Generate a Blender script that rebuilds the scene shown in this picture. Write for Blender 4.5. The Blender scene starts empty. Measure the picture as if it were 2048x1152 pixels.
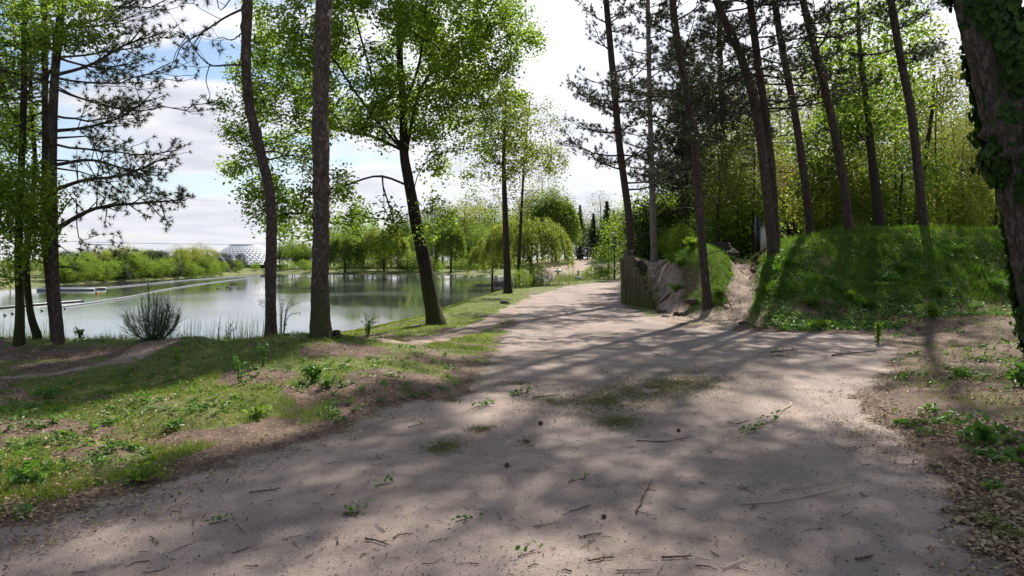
import bpy, math, random
import numpy as np
from mathutils import Vector, noise as mnoise

# ------------------------------------------------------------------ camera, sky, sun, exposure
S = bpy.context.scene
COL = S.collection
FPX, HOR, CAMH = 1462.0, 520.0, 1.6          # focal length in photo pixels, horizon row, eye height
cam_d = bpy.data.cameras.new("camera")
cam = bpy.data.objects.new("camera", cam_d); COL.objects.link(cam)
cam.location = (0, 0, CAMH); cam.rotation_euler = (math.radians(90), 0, 0)
cam_d.sensor_width = 36; cam_d.lens = 36 * FPX / 2048
cam_d.shift_y = -(576 - HOR) / 2048
cam_d.clip_end = 4000; cam_d.clip_start = 0.05
S.camera = cam
SUN_AZ, SUN_EL = math.radians(24), math.radians(43)     # azimuth to the right of straight ahead (+Y)
sun_d = bpy.data.lights.new("sun", 'SUN'); sun_d.energy = 5.0; sun_d.angle = math.radians(0.8)
sun_d.color = (1.0, 0.93, 0.84)
sun = bpy.data.objects.new("sun", sun_d); COL.objects.link(sun)
SD = Vector((math.sin(SUN_AZ) * math.cos(SUN_EL), math.cos(SUN_AZ) * math.cos(SUN_EL), math.sin(SUN_EL)))
sun.rotation_euler = SD.to_track_quat('Z', 'Y').to_euler(); sun.location = SD * 60
S.view_settings.view_transform = 'Standard'; S.view_settings.look = 'None'
S.view_settings.gamma = 1; S.view_settings.exposure = 0.92
S.render.engine = 'CYCLES'
cy = S.cycles
cy.use_denoising = True; cy.denoiser = 'OPENIMAGEDENOISE'
cy.max_bounces = 5; cy.diffuse_bounces = 3; cy.glossy_bounces = 3; cy.transmission_bounces = 4
cy.transparent_max_bounces = 6; cy.sample_clamp_indirect = 6; cy.use_adaptive_sampling = True
cy.adaptive_threshold = 0.02
cy.caustics_reflective = False; cy.caustics_refractive = False

class NT:
    def __init__(s, nt): s.nt = nt
    def n(s, t, **kw):
        o = s.nt.nodes.new(t)
        for k, v in kw.items():
            if k in ('operation', 'blend_type', 'data_type', 'sky_type', 'sun_disc', 'sun_elevation', 'sun_rotation', 'air_density', 'dust_density', 'ozone_density', 'attribute_name', 'feature', 'noise_dimensions', 'voronoi_dimensions', 'distance', 'use_clamp', 'clamp'):
                setattr(o, k, v)
            else:
                o.inputs[k].default_value = v
        return o
    def l(s, a, ao, b, bi): s.nt.links.new(a.outputs[ao], b.inputs[bi])
    def math(s, op, a, b=None, clamp=False):
        o = s.n('ShaderNodeMath', operation=op); o.use_clamp = clamp
        for i, v in enumerate((a, b)):
            if v is None: continue
            if isinstance(v, (int, float)): o.inputs[i].default_value = v
            else: s.nt.links.new(v, o.inputs[i])
        return o.outputs[0]
    def ramp(s, fac, stops, interp='LINEAR'):
        o = s.nt.nodes.new('ShaderNodeValToRGB'); e = o.color_ramp.elements
        o.color_ramp.interpolation = interp
        while len(e) < len(stops): e.new(0.5)
        for i, (p, c) in enumerate(stops):
            e[i].position = p
            e[i].color = (c, c, c, 1) if isinstance(c, (int, float)) else (*c, 1)
        s.nt.links.new(fac, o.inputs[0]); return o.outputs[0]
    def mix(s, fac, a, b, bt='MIX'):
        o = s.nt.nodes.new('ShaderNodeMix'); o.data_type = 'RGBA'; o.blend_type = bt
        for i, v in ((0, fac), (6, a), (7, b)):
            if isinstance(v, (int, float)): o.inputs[i].default_value = v if i == 0 else (v, v, v, 1)
            elif isinstance(v, tuple): o.inputs[i].default_value = (*v, 1)
            else: s.nt.links.new(v, o.inputs[i])
        return o.outputs[2]
    def noise(s, vec, scale, detail=4, rough=0.55, lac=2.0):
        o = s.n('ShaderNodeTexNoise'); o.inputs['Scale'].default_value = scale
        o.inputs['Detail'].default_value = detail; o.inputs['Roughness'].default_value = rough
        if vec is not None: s.nt.links.new(vec, o.inputs['Vector'])
        return o.outputs[0]

W = bpy.data.worlds.new("World"); S.world = W; W.use_nodes = True
t = NT(W.node_tree); W.node_tree.nodes.clear()
wo = t.n('ShaderNodeOutputWorld'); bg = t.n('ShaderNodeBackground'); bg.inputs[1].default_value = 0.08
sky = t.n('ShaderNodeTexSky', sky_type='NISHITA', sun_disc=False, sun_elevation=SUN_EL, sun_rotation=SUN_AZ, air_density=1.0, dust_density=0.7, ozone_density=2.0)
tc = t.n('ShaderNodeTexCoord'); sep = t.n('ShaderNodeSeparateXYZ'); t.l(tc, 'Generated', sep, 0)
X, Yd, Z = sep.outputs
zc = t.math('MAXIMUM', Z, 0.0)
den = t.math('ADD', zc, 0.10)
cu = t.math('DIVIDE', X, den); cv = t.math('DIVIDE', Yd, den)
comb = t.n('ShaderNodeCombineXYZ'); W.node_tree.links.new(cu, comb.inputs[0]); W.node_tree.links.new(cv, comb.inputs[1])
n1 = t.noise(comb.outputs[0], 1.1, 8, 0.55)
# direction blobs: cumulus banks to the left of straight ahead
yy = t.math('MAXIMUM', Yd, 0.05)
du = t.math('DIVIDE', X, yy); dv = t.math('DIVIDE', Z, yy)
cov = n1
def blob(px, py, sx, sy, amp):
    global cov
    a = t.math('DIVIDE', t.math('SUBTRACT', du, (px - 1024) / FPX), sx / FPX)
    b = t.math('DIVIDE', t.math('SUBTRACT', dv, (HOR - py) / FPX), sy / FPX)
    e = t.math('EXPONENT', t.math('MULTIPLY', t.math('ADD', t.math('MULTIPLY', a, a), t.math('MULTIPLY', b, b)), -1.0))
    cov = t.math('ADD', cov, t.math('MULTIPLY', e, amp))
for a in ((370, 215, 150, 62, .30), (400, 325, 90, 22, .24), (400, 440, 260, 45, .26), (260, 30, 60, 45, .16), (1450, 180, 520, 300, .30), (330, 375, 200, 26, -.24), (390, 130, 200, 34, -.22), (1180, 350, 70, 25, -.22), (900, 260, 330, 260, .12), (330, 150, 260, 120, -.05)):
    blob(*a)
den2 = t.noise(comb.outputs[0], 5.0, 6, 0.6)
cov2 = t.math('ADD', cov, t.math('MULTIPLY', t.math('SUBTRACT', den2, 0.5), 0.22))
cm = t.ramp(cov2, [(0.47, 0.0), (0.60, 1.0)])
shade = t.ramp(t.math('ADD', t.noise(comb.outputs[0], 2.6, 5, 0.5), t.math('MULTIPLY', t.math('SUBTRACT', cov2, 0.6), -0.5)), [(0.30, (0.70, 0.73, 0.80)), (0.60, (1.0, 1.0, 1.0))])
cl = t.mix(1.0, shade, (6.0, 6.0, 6.25), 'MULTIPLY')
dt = t.n('ShaderNodeVectorMath', operation='DOT_PRODUCT'); t.l(tc, 'Generated', dt, 0); dt.inputs[1].default_value = tuple(SD)
glow = t.math('ADD', t.math('MULTIPLY', t.math('POWER', t.math('MAXIMUM', dt.outputs['Value'], 0.0), 3.0), 1.1), 0.86)
gc_ = t.n('ShaderNodeCombineXYZ')
for i_ in range(3): W.node_tree.links.new(glow, gc_.inputs[i_])
cl = t.mix(1.0, cl, gc_.outputs[0], 'MULTIPLY')
skyc = t.mix(cm, sky.outputs[0], cl)
# pale haze low down
hz = t.ramp(zc, [(0.0, 0.75), (0.16, 0.10), (0.3, 0.0)])
skyc = t.mix(hz, skyc, (5.9, 6.0, 6.5))
W.node_tree.links.new(skyc, bg.inputs[0]); t.l(bg, 0, wo, 0)

# ------------------------------------------------------------------ helpers
R = np.random.default_rng(11)
def lin(c): return tuple((v / 255) ** 2.2 for v in c)
def sstep(a, b, x):
    q = np.clip((x - a) / (b - a), 0, 1); return q * q * (3 - 2 * q)
def _h(ix, iy, s):
    v = np.sin(ix * 127.1 + iy * 311.7 + s * 74.7) * 43758.5453
    return v - np.floor(v)
def vnoise(x, y, s=0):
    ix, iy = np.floor(x), np.floor(y); fx, fy = x - ix, y - iy
    fx = fx * fx * (3 - 2 * fx); fy = fy * fy * (3 - 2 * fy)
    a, b, c, d = _h(ix, iy, s), _h(ix + 1, iy, s), _h(ix, iy + 1, s), _h(ix + 1, iy + 1, s)
    return (a * (1 - fx) + b * fx) * (1 - fy) + (c * (1 - fx) + d * fx) * fy
def fbm(x, y, s=0, o=4):
    r = 0; a = 0.5; n = 0
    for i in range(o):
        r = r + a * vnoise(x * 2 ** i, y * 2 ** i, s + i * 7); n += a; a *= .5
    return r / n
def PX(X, Y): return 1024 + FPX * X / np.maximum(Y, 0.3)
def P(px, py, Y): return np.array([(px - 1024) / FPX * Y, Y, CAMH + (HOR - py) / FPX * Y])
def gpt(px, py, h=CAMH):                       # where the ray through a pixel meets flat ground h below the eye
    Y = FPX * h / (py - HOR); return ((px - 1024) / FPX * Y, Y)

class MB:
    def __init__(s): s.v = []; s.q = []; s.t = []; s.n = 0
    def add(s, v, q=None, tr=None):
        v = np.asarray(v, dtype=np.float64).reshape(-1, 3)
        if q is not None and len(q): s.q.append(np.asarray(q, dtype=np.int64) + s.n)
        if tr is not None and len(tr): s.t.append(np.asarray(tr, dtype=np.int64) + s.n)
        s.v.append(v); s.n += len(v)
    def mesh(s, name, smooth=False, origin=(0, 0, 0)):
        me = bpy.data.meshes.new(name)
        v = (np.concatenate(s.v) if s.v else np.zeros((0, 3))) - np.asarray(origin)
        q = np.concatenate(s.q) if s.q else np.zeros((0, 4), int)
        tr = np.concatenate(s.t) if s.t else np.zeros((0, 3), int)
        me.vertices.add(len(v)); me.vertices.foreach_set("co", v.astype(np.float32).ravel())
        li = np.concatenate([q.ravel(), tr.ravel()]).astype(np.int32)
        me.loops.add(len(li)); me.loops.foreach_set("vertex_index", li)
        st = np.concatenate([np.arange(len(q)) * 4, len(q) * 4 + np.arange(len(tr)) * 3]).astype(np.int32)
        me.polygons.add(len(st)); me.polygons.foreach_set("loop_start", st)
        if smooth: me.polygons.foreach_set("use_smooth", np.ones(len(st), dtype=bool))
        me.update(calc_edges=True); me.validate()
        return me
    def obj(s, name, mat, parent=None, origin=(0, 0, 0), smooth=False):
        me = s.mesh(name, smooth, origin); me.materials.append(mat)
        o = bpy.data.objects.new(name, me); COL.objects.link(o)
        if parent is not None: o.parent = parent
        return o
    def merge(s, o):
        for v in [np.concatenate(o.v)] if o.v else []:
            s.add(v, np.concatenate(o.q) if o.q else None, np.concatenate(o.t) if o.t else None)
        return s
    def tube(s, pts, rad, k=6, cap=False):
        pts = np.asarray(pts, float); n = len(pts)
        rad = np.broadcast_to(np.asarray(rad, float), (n,))
        tg = np.gradient(pts, axis=0); tg /= np.linalg.norm(tg, axis=1)[:, None] + 1e-9
        m = np.abs(tg.mean(0)); ref = np.eye(3)[int(np.argmin(m))]
        a = np.cross(tg, ref); a /= np.linalg.norm(a, axis=1)[:, None] + 1e-9
        b = np.cross(tg, a)
        th = np.arange(k) * 2 * math.pi / k
        v = pts[:, None] + rad[:, None, None] * (np.cos(th)[None, :, None] * a[:, None] + np.sin(th)[None, :, None] * b[:, None])
        i = np.arange(n - 1)[:, None] * k; j = np.arange(k)[None]; j2 = (j + 1) % k
        q = np.stack([i + j, i + j2, i + k + j2, i + k + j], -1).reshape(-1, 4)
        vv = v.reshape(-1, 3); tr = None
        if cap:
            vv = np.concatenate([vv, pts[:1], pts[-1:]]); c0 = n * k; jj = np.arange(k); k2 = (jj + 1) % k
            tr = np.concatenate([np.stack([k2, jj, np.full(k, c0)], -1), np.stack([(n - 1) * k + jj, (n - 1) * k + k2, np.full(k, c0 + 1)], -1)])
        s.add(vv, q, tr); return vv
    def box(s, c, d, rz=0, tilt=None):
        x, y, z = d[0] / 2, d[1] / 2, d[2] / 2
        v = np.array([[-x, -y, -z], [x, -y, -z], [x, y, -z], [-x, y, -z], [-x, -y, z], [x, -y, z], [x, y, z], [-x, y, z]])
        if tilt is not None:                   # tilt about local x
            cs, sn = math.cos(tilt), math.sin(tilt); v = v @ np.array([[1, 0, 0], [0, cs, sn], [0, -sn, cs]])
        cs, sn = math.cos(rz), math.sin(rz); v = v @ np.array([[cs, sn, 0], [-sn, cs, 0], [0, 0, 1]])
        s.add(v + np.asarray(c), [[0, 3, 2, 1], [4, 5, 6, 7], [0, 1, 5, 4], [1, 2, 6, 5], [2, 3, 7, 6], [3, 0, 4, 7]])
    def leaves(s, c, size, asp=0.6, up=0.5, fold=0.25, six=False, rng=R, dirs=None):
        c = np.asarray(c); N = len(c)
        if N == 0: return
        nrm = rng.normal(size=(N, 3)); nrm[:, 2] = np.abs(nrm[:, 2]) + up; nrm /= np.linalg.norm(nrm, axis=1)[:, None]
        d = rng.normal(size=(N, 3)) if dirs is None else dirs + rng.normal(size=(N, 3)) * .35
        d -= (d * nrm).sum(1)[:, None] * nrm; d /= np.linalg.norm(d, axis=1)[:, None] + 1e-9
        w = np.cross(nrm, d); L = (size * rng.uniform(.65, 1.3, N))[:, None]; B = L * asp * rng.uniform(.75, 1.2, N)[:, None] / 2
        f = nrm * B * fold * 2
        if six:
            v = np.stack([c - d * L * .5, c - d * L * .22 + w * B + f, c + d * L * .2 + w * B * .85 + f, c + d * L * .5, c + d * L * .2 - w * B * .85 + f, c - d * L * .22 - w * B + f], 1)
            o = np.arange(N)[:, None] * 6
            s.add(v, np.concatenate([o + np.array([0, 1, 2, 3]), o + np.array([0, 3, 4, 5])]))
        else:
            v = np.stack([c - d * L * .5, c + w * B + f, c + d * L * .5, c - w * B + f], 1)
            o = np.arange(N)[:, None] * 4
            s.add(v, None, np.concatenate([o + np.array([0, 1, 2]), o + np.array([0, 2, 3])]))
    def blades(s, p, h, w, lean=0.4, rng=R, seg2=False):
        N = len(p)
        if N == 0: return
        a = rng.uniform(0, 2 * math.pi, N); d = np.stack([np.cos(a), np.sin(a), 0 * a], 1)
        a2 = rng.uniform(0, 2 * math.pi, N); L = np.stack([np.cos(a2), np.sin(a2), 0 * a2], 1) * (np.abs(rng.normal(0, lean, N)) * h)[:, None]
        up = np.array([0, 0, 1.0]) * h[:, None]; w = w[:, None] if np.ndim(w) else w
        if seg2:
            v = np.stack([p - d * w * .5, p + d * w * .5, p + L * .35 + up * .6 + d * w * .4, p + L * .35 + up * .6 - d * w * .4, p + L + up * .92], 1)
            o = np.arange(N)[:, None] * 5
            s.add(v, o + np.array([0, 1, 2, 3]), o + np.array([3, 2, 4]))
        else:
            v = np.stack([p - d * w * .5, p + d * w * .5, p + L + up], 1)
            s.add(v, None, np.arange(N)[:, None] * 3 + np.array([0, 1, 2]))
    def needles(s, p, d, m, ln, w, spread=0.9, rng=R):
        p = np.repeat(p, m, 0); d = np.repeat(d, m, 0); N = len(p)
        d = d + rng.normal(size=(N, 3)) * spread; d /= np.linalg.norm(d, axis=1)[:, None] + 1e-9
        r = rng.normal(size=(N, 3)); w3 = np.cross(d, r); w3 /= np.linalg.norm(w3, axis=1)[:, None] + 1e-9
        L = (ln * rng.uniform(.6, 1.15, N))[:, None]
        v = np.stack([p - w3 * w * .5, p + w3 * w * .5, p + d * L], 1)
        s.add(v, None, np.arange(N)[:, None] * 3 + np.array([0, 1, 2]))
    def blob(s, c, r, seed=0, amp=.25, nu=14, nv=9):
        c = np.asarray(c, float); r = np.broadcast_to(np.asarray(r, float), (3,)); V = []
        for i in range(nv + 1):
            ph = math.pi * i / nv
            for j in range(nu):
                th = 2 * math.pi * j / nu
                d = Vector((math.sin(ph) * math.cos(th), math.sin(ph) * math.sin(th), math.cos(ph)))
                k = 1 + amp * mnoise.noise(d * 1.7 + Vector((seed * 3.1, seed, 0))) * 2
                V.append(c + r * np.array(d) * k)
        q = [[i * nu + j, (i + 1) * nu + j, (i + 1) * nu + (j + 1) % nu, i * nu + (j + 1) % nu] for i in range(nv) for j in range(nu)]
        s.add(V, q)

def spline(pts, n):
    pts = np.asarray(pts, float)
    e = np.concatenate([[2 * pts[0] - pts[1]], pts, [2 * pts[-1] - pts[-2]]])
    m = len(pts) - 1; tt = np.linspace(0, m, n); i = np.minimum(tt.astype(int), m - 1); f = (tt - i)[:, None]
    a, b, c, d = e[i], e[i + 1], e[i + 2], e[i + 3]
    return .5 * (2 * b + (c - a) * f + (2 * a - 5 * b + 4 * c - d) * f ** 2 + (3 * b - a - 3 * c + d) * f ** 3)

def tag(o, label=None, cat=None, group=None, kind=None):
    if label: o['label'] = label
    if cat: o['category'] = cat
    if group: o['group'] = group
    if kind: o['kind'] = kind
    return o
def empty(name, loc, label, cat, group=None, rz=0):
    o = bpy.data.objects.new(name, None); COL.objects.link(o); o.location = loc; o.rotation_euler = (0, 0, rz)
    o.empty_display_size = .2
    return tag(o, label, cat, group)
def copy_tree(o, parent=None):
    c = o.copy(); COL.objects.link(c); c.parent = parent
    for ch in list(o.children): copy_tree(ch, c)
    return c

# ------------------------------------------------------------------ materials
def newmat(name):
    m = bpy.data.materials.new(name); m.use_nodes = True
    t = NT(m.node_tree); m.node_tree.nodes.clear()
    out = t.n('ShaderNodeOutputMaterial'); b = t.n('ShaderNodeBsdfPrincipled'); t.l(b, 0, out, 0)
    return m, t, b, out
def plain(name, col, rough=.7, metal=0, var=.25, scale=8):
    m, t, b, out = newmat(name)
    tc = t.n('ShaderNodeTexCoord'); n = t.noise(tc.outputs['Object'], scale, 5, .6)
    c = t.mix(n, tuple(v * (1 - var) for v in col), tuple(v * (1 + var) for v in col))
    m.node_tree.links.new(c, b.inputs['Base Color']); b.inputs['Roughness'].default_value = rough; b.inputs['Metallic'].default_value = metal
    return m
def leafmat(name, c1, c2, trans=0.5, tb=1.5, rough=.55, spec=.25):
    m, t, b, out = newmat(name)
    g = t.n('ShaderNodeNewGeometry')
    c = t.ramp(g.outputs['Random Per Island'], [(0.0, c1), (1.0, c2)])
    tc = t.n('ShaderNodeTexCoord'); n = t.noise(tc.outputs['Object'], 1.3, 3)
    c = t.mix(t.math('MULTIPLY', n, 0.5), c, tuple(v * .45 for v in c1))
    m.node_tree.links.new(c, b.inputs['Base Color']); b.inputs['Roughness'].default_value = rough
    b.inputs['Specular IOR Level'].default_value = spec
    tr = t.n('ShaderNodeBsdfTranslucent'); c3 = t.mix(1.0, c, (tb * 1.05, tb, tb * .6), 'MULTIPLY'); m.node_tree.links.new(c3, tr.inputs[0])
    mx = t.n('ShaderNodeMixShader'); mx.inputs[0].default_value = trans
    t.l(b, 0, mx, 1); t.l(tr, 0, mx, 2); t.l(mx, 0, out, 0)
    return m
def barkmat(name, c1, c2, scale=9, stretch=.22, bump=.6, moss=None, moss_h=1.0, dist=.03):
    m, t, b, out = newmat(name)
    tc = t.n('ShaderNodeTexCoord'); mp = t.n('ShaderNodeMapping'); mp.inputs['Scale'].default_value = (1, 1, stretch)
    t.l(tc, 'Object', mp, 0)
    nz = t.n('ShaderNodeTexNoise', Scale=3.0, Detail=3.0); t.l(mp, 0, nz, 0)
    ad = t.n('ShaderNodeVectorMath', operation='ADD'); sc = t.n('ShaderNodeVectorMath', operation='SCALE'); sc.inputs['Scale'].default_value = .16
    t.l(nz, 1, sc, 0); t.l(mp, 0, ad, 0); t.l(sc, 0, ad, 1)
    rg = t.noise(ad.outputs[0], scale * .8, 4, .6)
    cr = t.ramp(t.math('ABSOLUTE', t.math('SUBTRACT', rg, .5)), [(0.0, 0.0), (0.10, 1.0)])
    vo = t.n('ShaderNodeTexVoronoi', Scale=scale * 1.3); t.l(ad, 0, vo, 0)
    cr = t.math('MULTIPLY', cr, t.ramp(vo.outputs[1], [(.0, .55), (1, 1.0)]))
    fine = t.noise(mp.outputs[0], scale * 5, 6, .65)
    big = t.noise(tc.outputs['Object'], 1.5, 3)
    c = t.mix(t.math('MULTIPLY', cr, t.math('ADD', fine, 0.2)), c1, c2)  # bark plates; dark grooves in the colour also stand in for relief shading
    c = t.mix(t.math('MULTIPLY', big, .5), c, tuple(v * .6 for v in c2))
    if moss:
        sp = t.n('ShaderNodeSeparateXYZ'); t.l(tc, 'Object', sp, 0)
        f = t.math('SUBTRACT', 1.0, t.math('DIVIDE', sp.outputs[2], moss_h), True)
        f = t.ramp(t.math('MULTIPLY', f, t.math('ADD', t.noise(tc.outputs['Object'], 7, 4), 0.25)), [(0.22, 0.0), (0.55, 0.85)])
        c = t.mix(f, c, moss)
    m.node_tree.links.new(c, b.inputs['Base Color']); b.inputs['Roughness'].default_value = .9; b.inputs['Specular IOR Level'].default_value = .15
    h = t.math('ADD', t.math('MULTIPLY', cr, .7), t.math('MULTIPLY', fine, .6))
    bp = t.n('ShaderNodeBump', Strength=bump, Distance=dist); m.node_tree.links.new(h, bp.inputs['Height']); t.l(bp, 0, b, 'Normal')
    return m

M = {}
M['oakleaf'] = leafmat('oak_leaf', (.075, .145, .016), (.235, .35, .042), .58, 1.75)
M['leftleaf'] = leafmat('maple_leaf', (.11, .20, .025), (.26, .36, .06), .58, 1.8)
M['youngleaf'] = leafmat('young_leaf', (.12, .18, .02), (.26, .31, .06), .5, 1.4)
M['willow'] = leafmat('willow_leaf', (.15, .22, .035), (.30, .36, .08), .5, 1.3)
M['birch'] = leafmat('birch_leaf', (.09, .16, .025), (.20, .29, .06), .55, 1.4)
M['green'] = leafmat('beech_leaf', (.08, .15, .018), (.22, .33, .045), .58, 1.8)
M['yellow'] = leafmat('yellow_leaf', (.15, .19, .03), (.31, .35, .07), .58, 1.6)
M['copper'] = leafmat('copper_leaf', (.16, .09, .03), (.34, .19, .07), .45, 1.2)
M['darkgreen'] = leafmat('dark_leaf', (.025, .05, .015), (.06, .10, .03), .25, 1.2)
M['bright'] = leafmat('shrub_leaf', (.10, .18, .02), (.22, .33, .05), .55, 1.45)
M['olive'] = leafmat('olive_leaf', (.12, .15, .035), (.25, .28, .075), .5, 1.45)
M['needle'] = leafmat('pine_needle', (.030, .040, .024), (.085, .10, .05), .2, 1.2, .5, .3)
M['needle_l'] = leafmat('pine_needle_light', (.07, .09, .045), (.18, .20, .10), .35, 1.3, .5, .3)
M['ivy'] = leafmat('ivy_leaf', (.014, .040, .008), (.06, .12, .02), .3, 1.6, .55, .15)
M['broom'] = leafmat('broom_stem', (.05, .085, .035), (.13, .18, .07), .3, 1.3)
M['grass'] = leafmat('grass_blade', (.085, .145, .02), (.23, .30, .055), .48, 1.5)
M['longgrass'] = leafmat('long_grass_blade', (.042, .105, .009), (.14, .26, .024), .48, 1.6)
M['drygrass'] = leafmat('dry_grass', (.22, .19, .09), (.36, .32, .17), .3, 1.1)
M['weed'] = leafmat('weed_leaf', (.05, .14, .02), (.14, .28, .05), .45, 1.4, .45, .35)
M['reed'] = leafmat('reed_blade', (.12, .17, .06), (.28, .32, .16), .35, 1.2)
M['litter'] = leafmat('litter_leaf', (.12, .07, .04), (.58, .45, .30), .15, 1.0, .7, .2)
M['clip'] = leafmat('clippings', (.09, .09, .03), (.30, .29, .12), .2, 1.0)
M['pinebark'] = barkmat('pine_bark', (.022, .016, .013), (.27, .20, .165), 26, .38, 1.0, moss=(.075, .08, .025), moss_h=1.3)
M['pinebark2'] = barkmat('pine_bark_red', (.022, .016, .013), (.25, .18, .15), 28, .38, 1.0)
M['pinefar'] = barkmat('pine_bark_far', (.02, .016, .014), (.16, .12, .10), 18, .35, .9)
M['oakbark'] = barkmat('oak_bark', (.016, .012, .009), (.07, .052, .04), 16, .12, .8, moss=(.045, .05, .012), moss_h=2.2)
M['darkbark'] = barkmat('dark_bark', (.025, .02, .016), (.085, .068, .055), 12, .2, .6)
M['palebark'] = barkmat('pale_bark', (.12, .10, .09), (.33, .28, .26), 8, .3, .5)
M['ivybark'] = barkmat('ivy_trunk_bark', (.02, .016, .014), (.19, .15, .125), 16, .28, 1.0)
M['log'] = barkmat('palisade_log', (.06, .048, .028), (.24, .20, .125), 14, .05, .9, moss=(.075, .09, .025), moss_h=1.0)
M['twig'] = barkmat('twig_bark', (.05, .035, .028), (.19, .13, .10), 30, .3, .4)
M['paletwig'] = plain('pale_twig', (.36, .27, .20), .8)
M['wood'] = plain('weathered_wood', (.16, .12, .095), .85)
M['blackmetal'] = plain('black_metal', (.02, .022, .024), .4, .4)
M['greymetal'] = plain('grey_metal', (.35, .36, .37), .45, .6)
M['cream'] = plain('cream_plastic', (.52, .49, .40), .5)
M['stone'] = plain('stone', (.22, .21, .19), .9, 0, .4, 14)
M['soil'] = plain('soil_clod', (.075, .05, .038), .95, 0, .4, 20)

# ------------------------------------------------------------------ ground height
ZW = -2.0
def poly_sd(x, y, P_):
    P_ = np.asarray(P_, float); d = np.full(x.shape, 1e9); ins = np.zeros(x.shape, bool)
    for i in range(len(P_)):
        a, b = P_[i], P_[(i + 1) % len(P_)]; e = b - a
        tt = np.clip(((x - a[0]) * e[0] + (y - a[1]) * e[1]) / (e @ e), 0, 1)
        d = np.minimum(d, np.hypot(x - a[0] - tt * e[0], y - a[1] - tt * e[1]))
        c = ((a[1] > y) != (b[1] > y)) & (x < (b[0] - a[0]) * (y - a[1]) / (b[1] - a[1] + 1e-12) + a[0]); ins ^= c
    return np.where(ins, -d, d)
def line_d(x, y, L):
    d = np.full(x.shape, 1e9)
    for (ax, ay), (bx, by) in zip(L[:-1], L[1:]):
        ex, ey = bx - ax, by - ay; tt = np.clip(((x - ax) * ex + (y - ay) * ey) / (ex * ex + ey * ey), 0, 1)
        d = np.minimum(d, np.hypot(x - ax - tt * ex, y - ay - tt * ey))
    return d
PATH = [(-8.0, -4.0), (-5.2, 0.6)] + [gpt(*p) for p in ((0, 1065), (240, 1000), (500, 920), (640, 870), (760, 830), (860, 806), (930, 786), (975, 735), (1000, 690), (1028, 650), (1045, 612), (1062, 592), (1135, 572))] + [(8.2, 57), (14, 64), (22, 66), (22, 58), (12, 50), (6.2, 38), (4.35, 30), (3.95, 26)] + \
    [gpt(*p) for p in ((1262, 615), (1310, 640), (1370, 655), (1480, 662), (1600, 664), (1735, 668), (1790, 700), (1775, 745), (1705, 800), (1790, 870), (1890, 975), (1955, 1090))] + [(2.3, 2.0), (2.4, -4.0)]
TRACK_L = [gpt(-500, 790), gpt(-150, 772), gpt(0, 760), gpt(120, 748), gpt(230, 733), gpt(300, 715), (-5.9, 12.9), (-5.75, 13.6)]
TRACK_B = [gpt(790, 712), gpt(860, 688), gpt(930, 662), gpt(1000, 638), gpt(1030, 618), (0.9, 30)]
GULLY_R = [(4.7, 16.9), (5.5, 18.5), (6.6, 21), (7.7, 24), (8.3, 26.5)]
GULLY_L = [(4.3, 19.5), (4.9, 22.5), (5.15, 26.5), (5.2, 30)]
tx = np.array
SPX = tx([-4000, 0, 300, 560, 660, 740, 800, 870, 960, 1000, 1060, 1110, 1160, 1200, 1240])
SY = tx([24, 24, 24, 30, 36, 39, 42.8, 50, 66, 75, 95, 118, 120, 135, 300])
CPX = tx([-4000, 0, 560, 640, 700, 760, 870, 960, 1000, 1100, 1240, 1300])
CY = tx([13.4, 13.4, 13.6, 13.2, 13.0, 14.5, 19, 30, 37, 50, 62, 64])
FPXS = tx([-4000, -600, 0, 150, 330, 440, 530, 640, 960, 1100, 1200, 1400])
FY = tx([60, 80, 95, 110, 138, 164, 205, 190, 188, 196, 205, 205])
BPX = tx([1236, 1262, 1292, 1312, 1345, 1400, 1450, 1495, 1540, 1600, 1680, 1850, 2020, 2400, 6000])
BB = tx([28.0, 27.2, 25.2, 23.0, 21.0, 20.0, 19.0, 17.0, 17.0, 17.2, 17.4, 17.6, 18.2, 19.5, 24])
BC = tx([29.0, 28.2, 27.2, 26.8, 24.3, 23.6, 24.0, 25.0, 23.6, 23.8, 24.0, 24.2, 24.6, 26, 30])
BZ = tx([1.7, 1.8, 1.6, 1.5, 1.75, 2.0, 1.85, 1.58, 1.95, 2.28, 2.45, 2.60, 2.5, 2.4, 2.2])
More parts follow.
